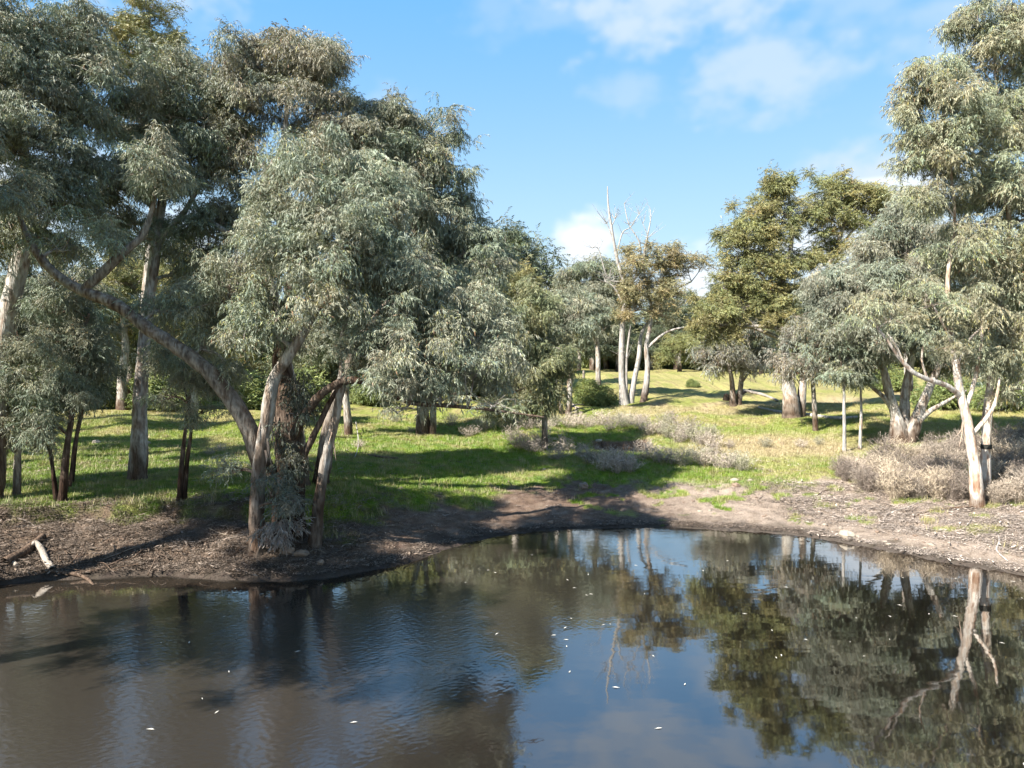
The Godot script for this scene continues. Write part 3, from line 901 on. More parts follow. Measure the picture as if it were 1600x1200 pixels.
func build_middle_trees() -> void:
	tree("gum_tree", "brown-trunked gum beyond the grass behind the left saplings", 192, 58.0,
		[[[192, 640, 0, 22, 1], [190, 600, 0, 17], [196, 540, 0, 14], [190, 480, 0, 9], [180, 420, 0, 5]]],
		[[170, 470, 0, 55, 40], [215, 440, 0, 50, 45], [150, 520, 0, 40, 34], [240, 500, 0, 40, 30]], {"leaf": OLIVE, "sprays": tufts, "density": 0.8})
	tree("gum_tree", "dim gum well back between the left edge trunk and the leaning limb", 70, 44.0,
		[[[70, 672, 0, 18, 1], [74, 600, 0, 15], [80, 520, 0, 11], [76, 440, 0, 6]]],
		[[70, 470, 0, 60, 45], [110, 440, 0, 50, 45], [30, 500, 0, 50, 45], [100, 520, 0, 50, 36], [60, 400, 0, 50, 40], [140, 500, 0.4, 40, 36]], {"leaf": GREY})
	tree("gum_tree", "olive gum back on the grass seen above the leaning limb", 300, 47.0,
		[[[300, 662, 0, 18, 1], [304, 590, 0, 15], [300, 510, 0, 11], [306, 430, 0, 6]]],
		[[290, 470, 0, 55, 45], [335, 480, 0, 50, 45], [260, 510, 0, 45, 40], [320, 540, 0, 50, 30], [375, 500, 0, 45, 45], [300, 420, 0, 50, 40]], {"leaf": OLIVE, "sprays": tufts, "density": 0.8})
	tree("gum_tree", "dim gum behind the big bank tree's silvery crown", 545, 44.0,
		[[[545, 668, 0, 16, 1], [540, 600, 0, 13], [548, 520, 0, 10], [540, 440, 0, 5]]],
		[[530, 520, 0, 50, 40], [575, 510, 0, 50, 40], [490, 530, 0, 40, 40], [545, 470, 0, 55, 40], [600, 540, 0, 40, 30]], {"leaf": GREY})
	tree("gum_tree", "gum on a low clump of pale split trunks under drooping branches", 664, 46.0,
		[[[658, 660, 0, 20, 1], [655, 600, 0, 13], [640, 540, 0, 9]], [[676, 658, 0, 13, 1], [680, 600, 0, 10], [700, 540, 0, 7]], [[666, 662, 0.2, 16, 1], [664, 600, 0.2, 10], [670, 520, 0.2, 7]]],
		[[650, 520, 0, 50, 40], [700, 520, 0, 45, 40], [675, 480, 0.5, 50, 40], [720, 580, -0.4, 36, 30]], {"leaf": GREY})
	tree("gum_tree", "low leafy gum drooping to the ground at the edge of the open field", 852, 41.0,
		[[[852, 640, 0, 12, 1], [848, 590, 0, 9], [838, 540, 0, 6], [830, 500, 0, 4]]],
		[[825, 505, 0, 44, 36], [855, 545, 0, 38, 44], [800, 545, -0.2, 44, 46], [835, 590, -0.4, 44, 40], [862, 622, -0.6, 26, 30, 0.8], [800, 605, -0.2, 40, 40], [830, 635, -0.5, 32, 22, 0.7], [835, 465, 0.3, 34, 26], [785, 500, 0.2, 36, 40], [775, 640, -0.3, 30, 22, 0.5], [880, 580, 0.3, 24, 34, 0.7]], {"leaf": LEAFY})
	tree("gum_tree", "leafy gum with a round olive top just right of the left grove", 805, 58.0,
		[[[805, 625, 0, 14, 1], [806, 540, 0, 11], [808, 470, 0, 7], [812, 440, 0, 4]]],
		[[815, 440, 0, 30, 22], [795, 460, 0, 32, 28], [825, 475, 0, 28, 25], [800, 500, 0, 32, 28]], {"leaf": OLIVE, "sprays": tufts, "density": 0.8})
	tree("gum_tree", "grey gum with two leaning white trunks left of the dead tree", 890, 55.0,
		[[[888, 612, 0, 12, 1], [892, 575, 0, 10], [896, 540, 0, 8], [905, 500, 0, 5]], [[878, 608, 0.3, 9, 1], [870, 580, 0.3, 7], [866, 540, 0.3, 5]]],
		[[905, 505, 0, 38, 34], [880, 480, 0, 32, 34], [920, 470, 0, 30, 28], [895, 540, 0, 26, 18, 0.6], [865, 520, 0.3, 26, 30]], {"leaf": SILVER})
	tree("gum_tree", "slender dark-trunked gum with a broad flat grey crown left of the dead tree", 935, 66.0,
		[[[935, 597, 0, 11, 1], [934, 550, 0, 9], [930, 500, 0, 8], [928, 460, 0, 5], [925, 425, 0, 3]]],
		[[915, 425, 0, 40, 24], [950, 425, 0, 34, 22], [890, 442, 0, 24, 20], [930, 460, 0, 44, 30], [960, 470, 0, 32, 34], [945, 510, 0, 30, 24, 0.6]], {"leaf": GREY})
	tree("gum_tree", "rust-tinged gum leaning right behind the bleached dead tree", 1006, 62.0,
		[[[1006, 612, 0, 13, 1], [1012, 575, 0, 11], [1010, 540, 0, 9], [1018, 490, 0, 7], [1010, 440, 0, 4]], [[1010, 545, 0, 7], [1040, 520, 0, 5], [1075, 510, -0.3, 3]], [[1016, 500, 0, 6], [1045, 460, 0, 4], [1080, 440, 0, 3]]],
		[[1000, 410, 0, 36, 22], [1040, 408, 0, 34, 20], [1075, 415, 0, 28, 14], [1005, 450, 0, 36, 28], [1045, 455, 0, 26, 26], [990, 480, 0, 26, 24], [1035, 490, 0, 24, 18, 0.6], [1100, 408, 0, 12, 8, 0.7]], {"sprays": tufts, "density": 0.8, "leaf": RUSTY, "bark": M.dead})
	dead_tree()
	tree("gum_tree", "tall olive gum on the slope with a fat twin trunk and open tufted crown", 1240, 50.5,
		[[[1238, 643, 0, 32, 1], [1232, 600, 0, 24], [1228, 560, 0, 15], [1220, 500, 0, 13], [1222, 440, 0, 11], [1236, 380, 0, 8], [1232, 310, 0, 4]], [[1250, 640, 0.3, 18, 1], [1255, 590, 0.3, 14], [1258, 540, 0.3, 12], [1290, 430, 0.3, 10], [1312, 370, 0.3, 8], [1325, 320, 0.3, 4]], [[1222, 480, 0, 8], [1195, 440, 0, 6], [1165, 400, 0, 4]], [[1218, 510, 0, 7], [1180, 480, 0, 5], [1130, 450, 0, 4]], [[1300, 400, 0.3, 6], [1340, 350, 0.3, 4], [1360, 320, 0.3, 3]]],
		[[1235, 295, 0, 42, 24], [1205, 305, 0, 28, 20], [1305, 295, 0.3, 48, 24], [1345, 310, 0.3, 40, 26], [1285, 340, 0.3, 36, 34], [1325, 345, 0.3, 36, 26, 0.8], [1180, 330, 0, 32, 24], [1165, 365, 0, 36, 24], [1200, 370, 0, 30, 24], [1150, 400, 0, 28, 22], [1220, 410, 0, 40, 26], [1255, 405, 0, 26, 22], [1190, 430, 0, 36, 24], [1140, 435, 0, 28, 18], [1110, 480, 0, 34, 28], [1150, 480, 0, 34, 30], [1195, 490, 0, 36, 32], [1100, 520, 0, 28, 28], [1220, 500, 0, 24, 36], [1240, 455, 0, 24, 20], [1365, 330, 0.3, 26, 30], [1215, 345, 0.2, 40, 28], [1185, 400, 0.3, 40, 28], [1165, 450, 0.3, 40, 28], [1290, 400, 0.6, 40, 30], [1120, 510, 0.3, 40, 32], [1200, 460, 0.4, 40, 30]], {"leaf": OLIVE, "sprays": tufts, "density": 0.8})
	tree("gum_tree", "small round grey gum with branching pale stems beside a fallen log on the slope", 1150, 57.0,
		[[[1146, 614, 0, 13, 1], [1142, 585, 0, 8], [1130, 550, 0, 5]], [[1154, 614, 0.2, 11, 1], [1160, 580, 0.2, 8], [1165, 540, 0.2, 5]], [[1158, 600, 0, 5], [1178, 570, 0, 4], [1190, 550, 0, 3]]],
		[[1150, 535, 0, 46, 34], [1118, 555, 0, 34, 28], [1185, 560, 0, 34, 28], [1150, 565, -0.3, 34, 26], [1155, 505, 0, 34, 26], [1125, 525, 0, 30, 26]], {"leaf": Color(0.24, 0.242, 0.2)})
	tree("gum_tree", "grey-leaved gum hiding the trunks at the foot of the tall olive gum", 1275, 46.0,
		[[[1275, 650, 0, 10, 1], [1270, 600, 0, 8], [1262, 550, 0, 5]]],
		[[1250, 545, -0.5, 34, 32], [1280, 520, -0.3, 34, 34], [1240, 580, -0.5, 24, 22, 0.7], [1285, 570, -0.4, 34, 28]], {"leaf": Color(0.26, 0.25, 0.205)})

func dead_tree() -> void:
	rng.seed = 91
	var d := reach(977, 632)
	var x := (977.0 - 800.0) / F * d
	var b := Vector3(x, ground(x, -d) - 0.05, -d)
	var root := base_node("dead_tree", b)
	tag(root, "bare bleached dead tree with twisting branches reaching above the field", "dead tree")
	var white := func(p: Vector3, _t: float) -> Color:
		var v := 0.9 + noise_b.get_noise_3d(p.x * 20.0, p.y * 6.0, p.z * 20.0) * 0.25
		return Color(v, v, v)
	var stems := [[[976, 634, 0, 13, 1], [972, 600, 0, 11], [971, 560, 0, 10], [973, 500, 0, 9], [978, 465, 0, 8], [974, 440, 0, 6.5], [963, 400, 0, 5.5], [955, 355, 0, 4.2], [950, 320, 0, 3], [949, 292, 0, 1.4]],
		[[984, 632, 0.3, 10, 1], [990, 600, 0.3, 9], [998, 560, 0.3, 8], [1003, 520, 0.3, 6], [1025, 490, 0.2, 4], [1045, 485, 0.2, 2]],
		[[979, 620, 0, 5], [979, 560, 0, 4], [985, 510, 0, 3]],
		[[977, 470, 0, 5], [988, 440, 0, 4.5], [1003, 420, 0, 4], [1008, 385, 0, 3], [1016, 345, 0, 1.6], [1015, 325, 0, 1]],
		[[963, 400, 0, 2.6], [972, 365, 0, 2.2], [985, 355, 0, 1.6], [998, 335, 0, 1]],
		[[992, 432, 0, 2.6], [1000, 385, 0, 2.2], [982, 350, 0, 1.8], [975, 318, 0, 1]],
		[[958, 375, 0, 2], [948, 350, 0, 1.4], [944, 345, 0, 0.8]],
		[[974, 440, 0, 2.6], [950, 435, 0, 2], [935, 390, 0, 1.6], [925, 388, 0, 0.8]],
		[[978, 465, 0, 4], [1000, 445, 0.2, 3], [1030, 440, 0.2, 2.2], [1062, 425, 0.3, 1.2]],
		[[976, 480, 0, 3.5], [960, 450, 0, 2.6], [945, 440, 0, 1.4]],
		[[955, 355, 0, 1.8], [962, 340, 0, 1.2], [960, 342, 0, 0.8]],
		[[1005, 395, 0, 1.8], [1012, 372, 0, 1.2], [1004, 350, 0, 0.8]]]
	for s in stems:
		var run := []
		for k in s.size():
			var p := at(s[k][0], s[k][1], d + s[k][2]) - b
			if k == 0 and s[k].size() > 4:
				p.y = -0.1
			run.append([p, maxf(s[k][3], 1.1) * 0.46 / F * d])
		if s[0].size() > 4: run[0][1] *= 1.5
		var mb := Mb.new()
		tube(mb, catmull(run, 5), 8, 0.12, white)
		smooth(mb)
		if s[0].size() <= 4:
			for k in 11:
				var q: Array = run[rng.randi_range(1, run.size() - 1)]
				var dir := Vector3(rng.randf_range(-1, 1), rng.randf_range(-0.1, 1.1), rng.randf_range(-1, 1)).normalized() * rng.randf_range(0.5, 1.5)
				var bent := Vector3(rng.randf_range(-0.3, 0.3), rng.randf_range(0.0, 0.4), rng.randf_range(-0.3, 0.3))
				var tw: Vector3 = q[0] + dir * 0.6
				tube(mb, [[q[0], 0.022], [q[0] + dir * 0.4 + bent * 0.4, 0.017], [tw + bent, 0.012], [q[0] + dir + bent * 1.6, 0.006]], 4, 0.0, white)
				tube(mb, [[tw + bent, 0.012], [tw + bent + Vector3(-dir.z, dir.y, dir.x) * 0.35, 0.005]], 4, 0.0, white)
		part("trunk" if s[0].size() > 4 else "branch", mb.mesh(), M.dead, root)

func build_right_trees() -> void:
	tree("gum_tree", "spreading many-trunked grey gum behind the dry thicket, with arching bare limbs", 1412, 39.5,
		[[[1408, 690, 0, 36, 1], [1400, 650, 0, 22], [1388, 610, 0, 17], [1376, 560, 0, 13], [1362, 520, 0, 10], [1352, 480, 0, 6]], [[1420, 690, -0.2, 26, 1], [1438, 640, -0.2, 19], [1455, 600, -0.2, 15], [1475, 550, 0, 11], [1490, 490, 0, 7]], [[1414, 690, 0.4, 24, 1], [1414, 620, 0.4, 18], [1425, 550, 0.4, 13], [1430, 470, 0.4, 8], [1425, 420, 0.4, 5]], [[1425, 672, -0.3, 13], [1450, 645, -0.4, 10], [1478, 628, -0.5, 7], [1510, 610, -0.6, 4]], [[1400, 645, 0, 10], [1380, 620, 0, 9], [1362, 605, 0.2, 6], [1340, 585, 0.2, 4]]],
		[[1345, 430, 0, 62, 55], [1292, 470, 0, 48, 48], [1415, 385, 0, 65, 55], [1330, 510, -0.4, 62, 50], [1275, 530, 0, 38, 38], [1475, 440, 0, 70, 60], [1395, 470, -0.4, 70, 55], [1540, 500, 0, 55, 65], [1318, 575, -0.2, 40, 32], [1440, 530, 0.6, 60, 45, 0.8], [1380, 540, 0.6, 50, 40, 0.7], [1500, 560, 0.6, 50, 40, 0.8], [1375, 390, 0.4, 45, 40]],
		{"leaf": Color(0.235, 0.25, 0.19), "butt": 1.0})
	var near := tree("gum_tree", "near right gum with two peeling pale trunks, the back one ringed by a dark band", 1530, 27.6,
		[[[1530, 787, 0, 25, 1], [1522, 720, 0, 21], [1512, 660, 0, 18], [1500, 612, 0, 16], [1494, 570, 0, 14], [1486, 520, 0.2, 10], [1480, 440, 0.3, 8], [1490, 340, 0.3, 6], [1480, 240, 0.3, 4]],
		[[1541, 760, 0.8, 19, 1], [1541, 700, 0.8, 17], [1544, 640, 0.8, 16], [1552, 560, 0.8, 14], [1564, 480, 0.8, 12], [1575, 380, 0.8, 10], [1570, 270, 0.8, 7], [1555, 150, 0.8, 4]],
		[[1503, 620, 0, 11, 0, "dead"], [1478, 602, -0.3, 10], [1450, 593, -0.5, 9.5], [1425, 580, -0.6, 9], [1405, 558, -0.6, 8], [1385, 530, -0.6, 6], [1360, 500, -0.5, 4]],
		[[1520, 678, 0, 9], [1540, 655, -0.1, 8], [1555, 630, -0.1, 6], [1562, 590, 0, 4]],
		[[1572, 290, 0.8, 7], [1610, 270, 0.8, 7], [1660, 250, 0.8, 5]],
		[[1414, 572, -0.6, 5], [1400, 540, -0.8, 4], [1385, 520, -0.8, 2.5]],
		[[1508, 640, 0, 9], [1524, 590, 0.2, 8], [1534, 520, 0.3, 6], [1530, 440, 0.3, 4]], [[1490, 545, 0.1, 7], [1470, 500, -0.2, 5], [1440, 450, -0.3, 3]], [[1494, 575, 0, 6], [1515, 530, 0.4, 5], [1550, 500, 0.6, 3]], [[1450, 594, -0.5, 5], [1440, 560, -0.6, 4], [1448, 520, -0.6, 2.5]]],
		[[1470, 170, 0, 62, 58], [1445, 130, 0, 38, 40], [1545, 85, 0.6, 60, 60, 0.8], [1520, 30, 0.6, 48, 32, 0.7], [1590, 40, 0.6, 50, 45, 0.8], [1490, 240, 0, 70, 52], [1440, 225, 0, 36, 42], [1560, 190, 0.5, 60, 60], [1555, 300, 0.6, 72, 55, 0.8], [1460, 305, 0, 48, 36, 0.8], [1640, 140, 0.8, 70, 120], [1640, 330, 0.8, 70, 100], [1540, 390, 0.4, 62, 50, 0.8], [1490, 380, 0.2, 50, 40, 0.7], [1590, 440, 0.8, 50, 50], [1560, 560, 0.3, 42, 34, 0.8], [1520, 470, 0.2, 50, 40, 0.8], [1600, 520, 0.5, 50, 50], [1445, 470, -0.2, 42, 40, 0.6], [1395, 500, -0.5, 40, 34, 0.5], [1480, 540, 0.3, 40, 34, 0.5], [1590, 600, 0.5, 44, 28, 0.6], [1360, 480, -0.5, 34, 30, 0.5]],
		{"leaf": Color(0.270, 0.275, 0.180), "bark": M.gum_fresh, "butt": 0.6, "ribbons": 8})
	# the dark band round the back trunk
	var dd := 27.6 + 0.8
	var c := at(1541.5, 698, dd) - near.position
	var mb := Mb.new()
	var r := 17.0 * 0.385 / F * dd * 1.2
	tube(mb, [[c + Vector3(0, -0.09, 0), r * 0.9], [c + Vector3(0, -0.085, 0), r], [c + Vector3(0, 0.085, 0), r], [c + Vector3(0, 0.09, 0), r * 0.9]], 14, 0.0, func(_p, _t): return Color(0.03, 0.028, 0.026))
	part("trunk_band", mb.mesh(), M.dry, near)
	tree("young_gum", "slim white-stemmed young gum left of the many-trunked gum", 1320, 38.5,
		[[[1320, 692, 0, 7, 1], [1319, 640, 0, 6], [1318, 590, 0, 4], [1310, 550, 0, 2.5]]],
		[[1312, 585, 0, 30, 22, 0.8], [1330, 555, 0, 30, 28]], {"leaf": GREY, "category": "young tree", "bark": M.dead, "size": 0.9, "butt": 0.1})
	tree("young_gum", "thinner white-stemmed young gum close against the many-trunked gum", 1344, 39.0,
		[[[1344, 688, 0, 6, 1], [1346, 640, 0, 5], [1345, 600, 0, 3.5], [1350, 560, 0, 2]]],
		[[1350, 590, 0, 24, 22, 0.7], [1352, 560, 0, 26, 24]], {"leaf": GREY, "category": "young tree", "bark": M.dead, "size": 0.9, "butt": 0.1})
	tree("gum_tree", "background gum filling the right edge behind the near trunks", 1640, 52.0,
		[[[1640, 650, 0, 24, 1], [1630, 560, 0, 18], [1615, 480, 0, 12], [1590, 420, 0, 6]]],
		[[1590, 470, 0, 40, 40], [1620, 420, 0, 50, 45], [1570, 520, 0, 36, 36], [1610, 560, 0, 45, 30], [1660, 480, 0, 50, 60]], {"sprays": tufts, "density": 0.8, "leaf": RUSTY})
	tree("gum_tree", "grey gum seen between the tall olive gum and the near right gum", 1420, 62.0,
		[[[1420, 625, 0, 16, 1], [1418, 540, 0, 13], [1415, 440, 0, 9], [1412, 350, 0, 5]]],
		[[1410, 320, 0, 26, 30, 0.7], [1430, 360, 0, 40, 36, 0.7], [1395, 370, 0, 36, 34, 0.7], [1420, 430, 0, 45, 40]], {"leaf": GREY})

func build_far_trees() -> void:
	# the line of trees along the crest and behind the grove: a few grown kinds, each set out several times
	var kinds := []
	kinds.append(tree("crest_tree", "olive gum on the crest between the dead tree and the tall olive gum", 1062, 112.0,
		[[[1062, 580, 0, 9, 1], [1062, 560, 0, 7], [1068, 535, 0, 4]]],
		[[1050, 548, 0, 24, 14], [1078, 540, 0, 24, 16], [1062, 530, 0, 26, 14], [1040, 562, 0, 16, 12], [1085, 560, 0, 18, 14]], {"leaf": Color(0.2, 0.205, 0.08), "sprays": tufts, "density": 0.8}))
	kinds.append(tree("crest_tree", "dark crest gum behind the leaning white trunks", 905, 118.0,
		[[[905, 576, 0, 8, 1], [905, 550, 0, 7], [900, 520, 0, 4]]],
		[[890, 535, 0, 26, 22], [915, 525, 0, 26, 24], [905, 505, 0, 28, 20], [925, 548, 0, 20, 16]], {"leaf": DARK, "sprays": tufts, "density": 0.8}))
	kinds.append(tree("crest_tree", "bushy green crest gum at the foot of the slope behind the grey gum", 1190, 104.0,
		[[[1190, 585, 0, 9, 1], [1188, 560, 0, 7], [1194, 540, 0, 4]]],
		[[1175, 555, 0, 26, 18], [1205, 550, 0, 26, 20], [1190, 535, 0, 28, 18], [1215, 570, 0, 20, 14]], {"leaf": LEAFY, "sprays": tufts, "density": 0.8}))
	var spots := [[965, 122, 1, 0.9, "dark crest gum just left of the bleached dead trunk"], [1018, 128, 1, 0.8, "dark crest gum just right of the bleached dead trunk"], [1105, 118, 2, 0.9, "green crest gum beside the small round grey gum"], [1290, 112, 2, 1.2, "green crest gum behind the slim white stems"], [1370, 105, 0, 1.2, "olive crest gum seen under the many-trunked gum"], [1470, 112, 1, 1.3, "dark crest gum seen behind the near right trunks"], [1560, 108, 2, 1.2, "green crest gum at the right edge of the field"], [1640, 115, 0, 1.3, "olive crest gum cut by the right edge"],
		[880, 140, 0, 1.5, "olive crest gum far behind the leaning white trunks"], [940, 145, 1, 1.5, "dark crest gum far behind the slender dark-trunked gum"], [1000, 150, 2, 1.4, "green crest gum far behind the dead tree"], [1035, 140, 1, 1.3, "dark crest gum between the dead tree and the lone olive crest gum"], [1130, 140, 1, 1.5, "dark crest gum far behind the small round grey gum"], [1230, 135, 0, 1.6, "olive crest gum behind the fat twin trunk"], [1330, 130, 1, 1.6, "dark crest gum far behind the slim white stems"], [1420, 130, 2, 1.6, "green crest gum far behind the many-trunked gum"], [1520, 130, 1, 1.6, "dark crest gum far behind the near right trunks"],
		[850, 110, 1, 1.0, "dark crest gum behind the low drooping gum"], [760, 105, 2, 1.2, "green crest gum behind the grove's open side"], [690, 98, 0, 1.2, "olive crest gum behind the split trunk clump"], [600, 96, 1, 1.3, "dark crest gum behind the arching branch"], [520, 92, 2, 1.2, "green crest gum behind the big bank tree's right stem"], [420, 95, 0, 1.3, "olive crest gum behind the leaning limb's foot"], [330, 88, 2, 1.3, "green crest gum framed under the leaning limb"], [250, 92, 0, 1.3, "olive crest gum right of the straight pale trunk"], [160, 86, 2, 1.3, "green crest gum left of the straight pale trunk"], [80, 90, 0, 1.4, "olive crest gum behind the dark leaning stems"], [0, 88, 1, 1.4, "dark crest gum at the left edge behind the saplings"], [-90, 90, 2, 1.4, "green crest gum past the left edge"]]
	rng.seed = 17
	for s in spots:
		var o := copy_of(kinds[s[2]], "crest_tree")
		var x: float = (s[0] - 800.0) / F * s[1]
		o.position = Vector3(x, ground(x, -s[1]) - 0.1, -s[1])
		o.rotation.y = rng.randf() * TAU
		o.scale = Vector3.ONE * s[3]
		tag(o, s[4], "tree", "gums along the crest")
	for k in 30:
		var o := copy_of(kinds[[1, 2, 0, 1][k % 4]], "crest_tree")
		var px := 838.0 + 27.0 * k + rng.randf_range(-8, 8)
		var dd := rng.randf_range(128.0, 165.0)
		var x := (px - 800.0) / F * dd
		o.position = Vector3(x, ground(x, -dd) - 0.1, -dd)
		o.rotation.y = rng.randf() * TAU
		o.scale = Vector3.ONE * rng.randf_range(1.3, 1.9)
		tag(o, "far gum in the unbroken line of trees along the crest of the field", "tree", "far line of trees on the crest")
	for k in 24:
		var o := copy_of(kinds[[2, 0, 2, 1, 0][k % 5]], "grove_tree")
		var px := -110.0 + 39.0 * k + rng.randf_range(-10, 10)
		var dd := rng.randf_range(64.0, 104.0)
		var x := (px - 800.0) / F * dd
		o.position = Vector3(x, ground(x, -dd) - 0.1, -dd)
		o.rotation.y = rng.randf() * TAU
		o.scale = Vector3.ONE * rng.randf_range(1.1, 1.9)
		tag(o, "bushy gum of the green backdrop seen between the trunks of the left grove", "tree", "green backdrop behind the left grove")
	for k in kinds:
		tag(k, "", "", "gums along the crest")
	# green wattle bushes
	var bushes := []
	bushes.append(tree("bush", "round green bush cluster left of the dead tree's foot", 925, reach(925, 634),
		[[[925, 634, 0, 4, 1], [922, 622, 0, 3], [915, 612, 0, 2]], [[930, 634, 0.2, 4, 1], [938, 620, 0.2, 3], [942, 610, 0.2, 2]]],
		[[915, 618, 0, 20, 13], [940, 620, 0, 20, 14], [928, 608, 0.4, 18, 11], [950, 626, -0.2, 12, 9], [905, 626, 0, 10, 8]], {"leaf": Color(0.17, 0.21, 0.07), "category": "bush", "sprays": fine_sprays, "size": 0.8, "density": 1.6, "bark": M.rough_bark}))
	for k in 34:
		var o := copy_of(bushes[0], "crest_bush")
		var px := 825.0 + 24.0 * k + rng.randf_range(-7, 7)
		var dd := rng.randf_range(132.0, 170.0)
		var x := (px - 800.0) / F * dd
		o.position = Vector3(x, ground(x, -dd) - 0.2, -dd)
		o.rotation.y = rng.randf() * TAU
		o.scale = Vector3(2.2, rng.randf_range(1.8, 3.4), 2.2)
		tag(o, "low scrub bush under the far line of gums along the crest", "bush", "scrub under the far gums")
	for s in [[912, 612, 0.62, "small dark green bush tucked behind the round bush cluster"], [1081, 605, 0.42, "lone small bush on the open field right of the dead tree"], [475, 640, 1.6, "pale green bush seen right of the big bank trunk"], [395, 640, 1.5, "green bush under the leaning limb beside the trunk"], [335, 625, 1.6, "green bush on the far side of the left grass"], [535, 622, 1.5, "green bush under the arching branch"], [570, 630, 1.2, "low bush beyond the right-leaning slim stem"], [150, 640, 1.5, "yellow-green bush beside the brown-trunked gum"], [255, 640, 1.6, "green bush right of the brown-trunked gum"], [60, 640, 1.5, "green bush behind the left saplings"], [1480, 640, 1.2, "green bush on the shaded slope behind the right thicket"], [1575, 640, 1.0, "grey-green bush at the right edge of the field"], [745, 620, 1.2, "green bush in shade under the drooping crown"], [1390, 610, 1.1, "bush behind the many-trunked gum"]]:
		var o := copy_of(bushes[0], "bush")
		o.position = on_ground(s[0], s[1])
		o.rotation.y = rng.randf() * TAU
		o.scale = Vector3.ONE * s[2]
		tag(o, s[3], "bush", "")

# ------------------------------------------------------------------ dry shrubs
func make_shrub(h: float, r: float, n: int, tone: Color) -> ArrayMesh:
	var mb := Mb.new()
	for k in n:
		var a := rng.randf() * TAU
		var lean := sqrt(rng.randf())
		var foot := Vector3(cos(a), 0, sin(a)) * r * 0.35 * lean
		foot.y = -0.05
		var tip := Vector3(cos(a + rng.randf_range(-0.4, 0.4)), 0, sin(a)) * r * lean
		tip.y = h * rng.randf_range(0.4, 1.0) * (1.0 - 0.3 * lean * lean)
		var mid := foot.lerp(tip, 0.5) + Vector3(rng.randf_range(-0.1, 0.1), 0.05, rng.randf_range(-0.1, 0.1)) * h
		var col := tone * rng.randf_range(0.7, 1.25)
		col.a = 1.0
		var w := Vector3(cos(a + 1.2), 0, sin(a + 1.2)) * 0.009
		mb.tri(foot - w, mid, foot + w, col)
		mb.tri(mid - w * 0.8, tip, mid + w * 0.8, col)
		for f in 7:
			var t := rng.randf_range(0.3, 1.0)
			var p := mid.lerp(tip, t) if f < 5 else foot.lerp(mid, t)
			var dir := Vector3(rng.randf_range(-1, 1), rng.randf_range(0.2, 1.2), rng.randf_range(-1, 1)).normalized() * h * rng.randf_range(0.08, 0.2)
			var s := dir.cross(Vector3(rng.randf_range(-1, 1), 0.3, rng.randf_range(-1, 1))).normalized() * rng.randf_range(0.008, 0.018)
			var cf := col * rng.randf_range(0.85, 1.3)
			cf.a = 1.0
			mb.tri(p - s * 0.5, p + dir, p + s * 0.5, cf)
			mb.tri(p + dir * 0.5 - s, p + dir * 1.05, p + dir * 0.6 + s, cf)
	return mb.mesh()

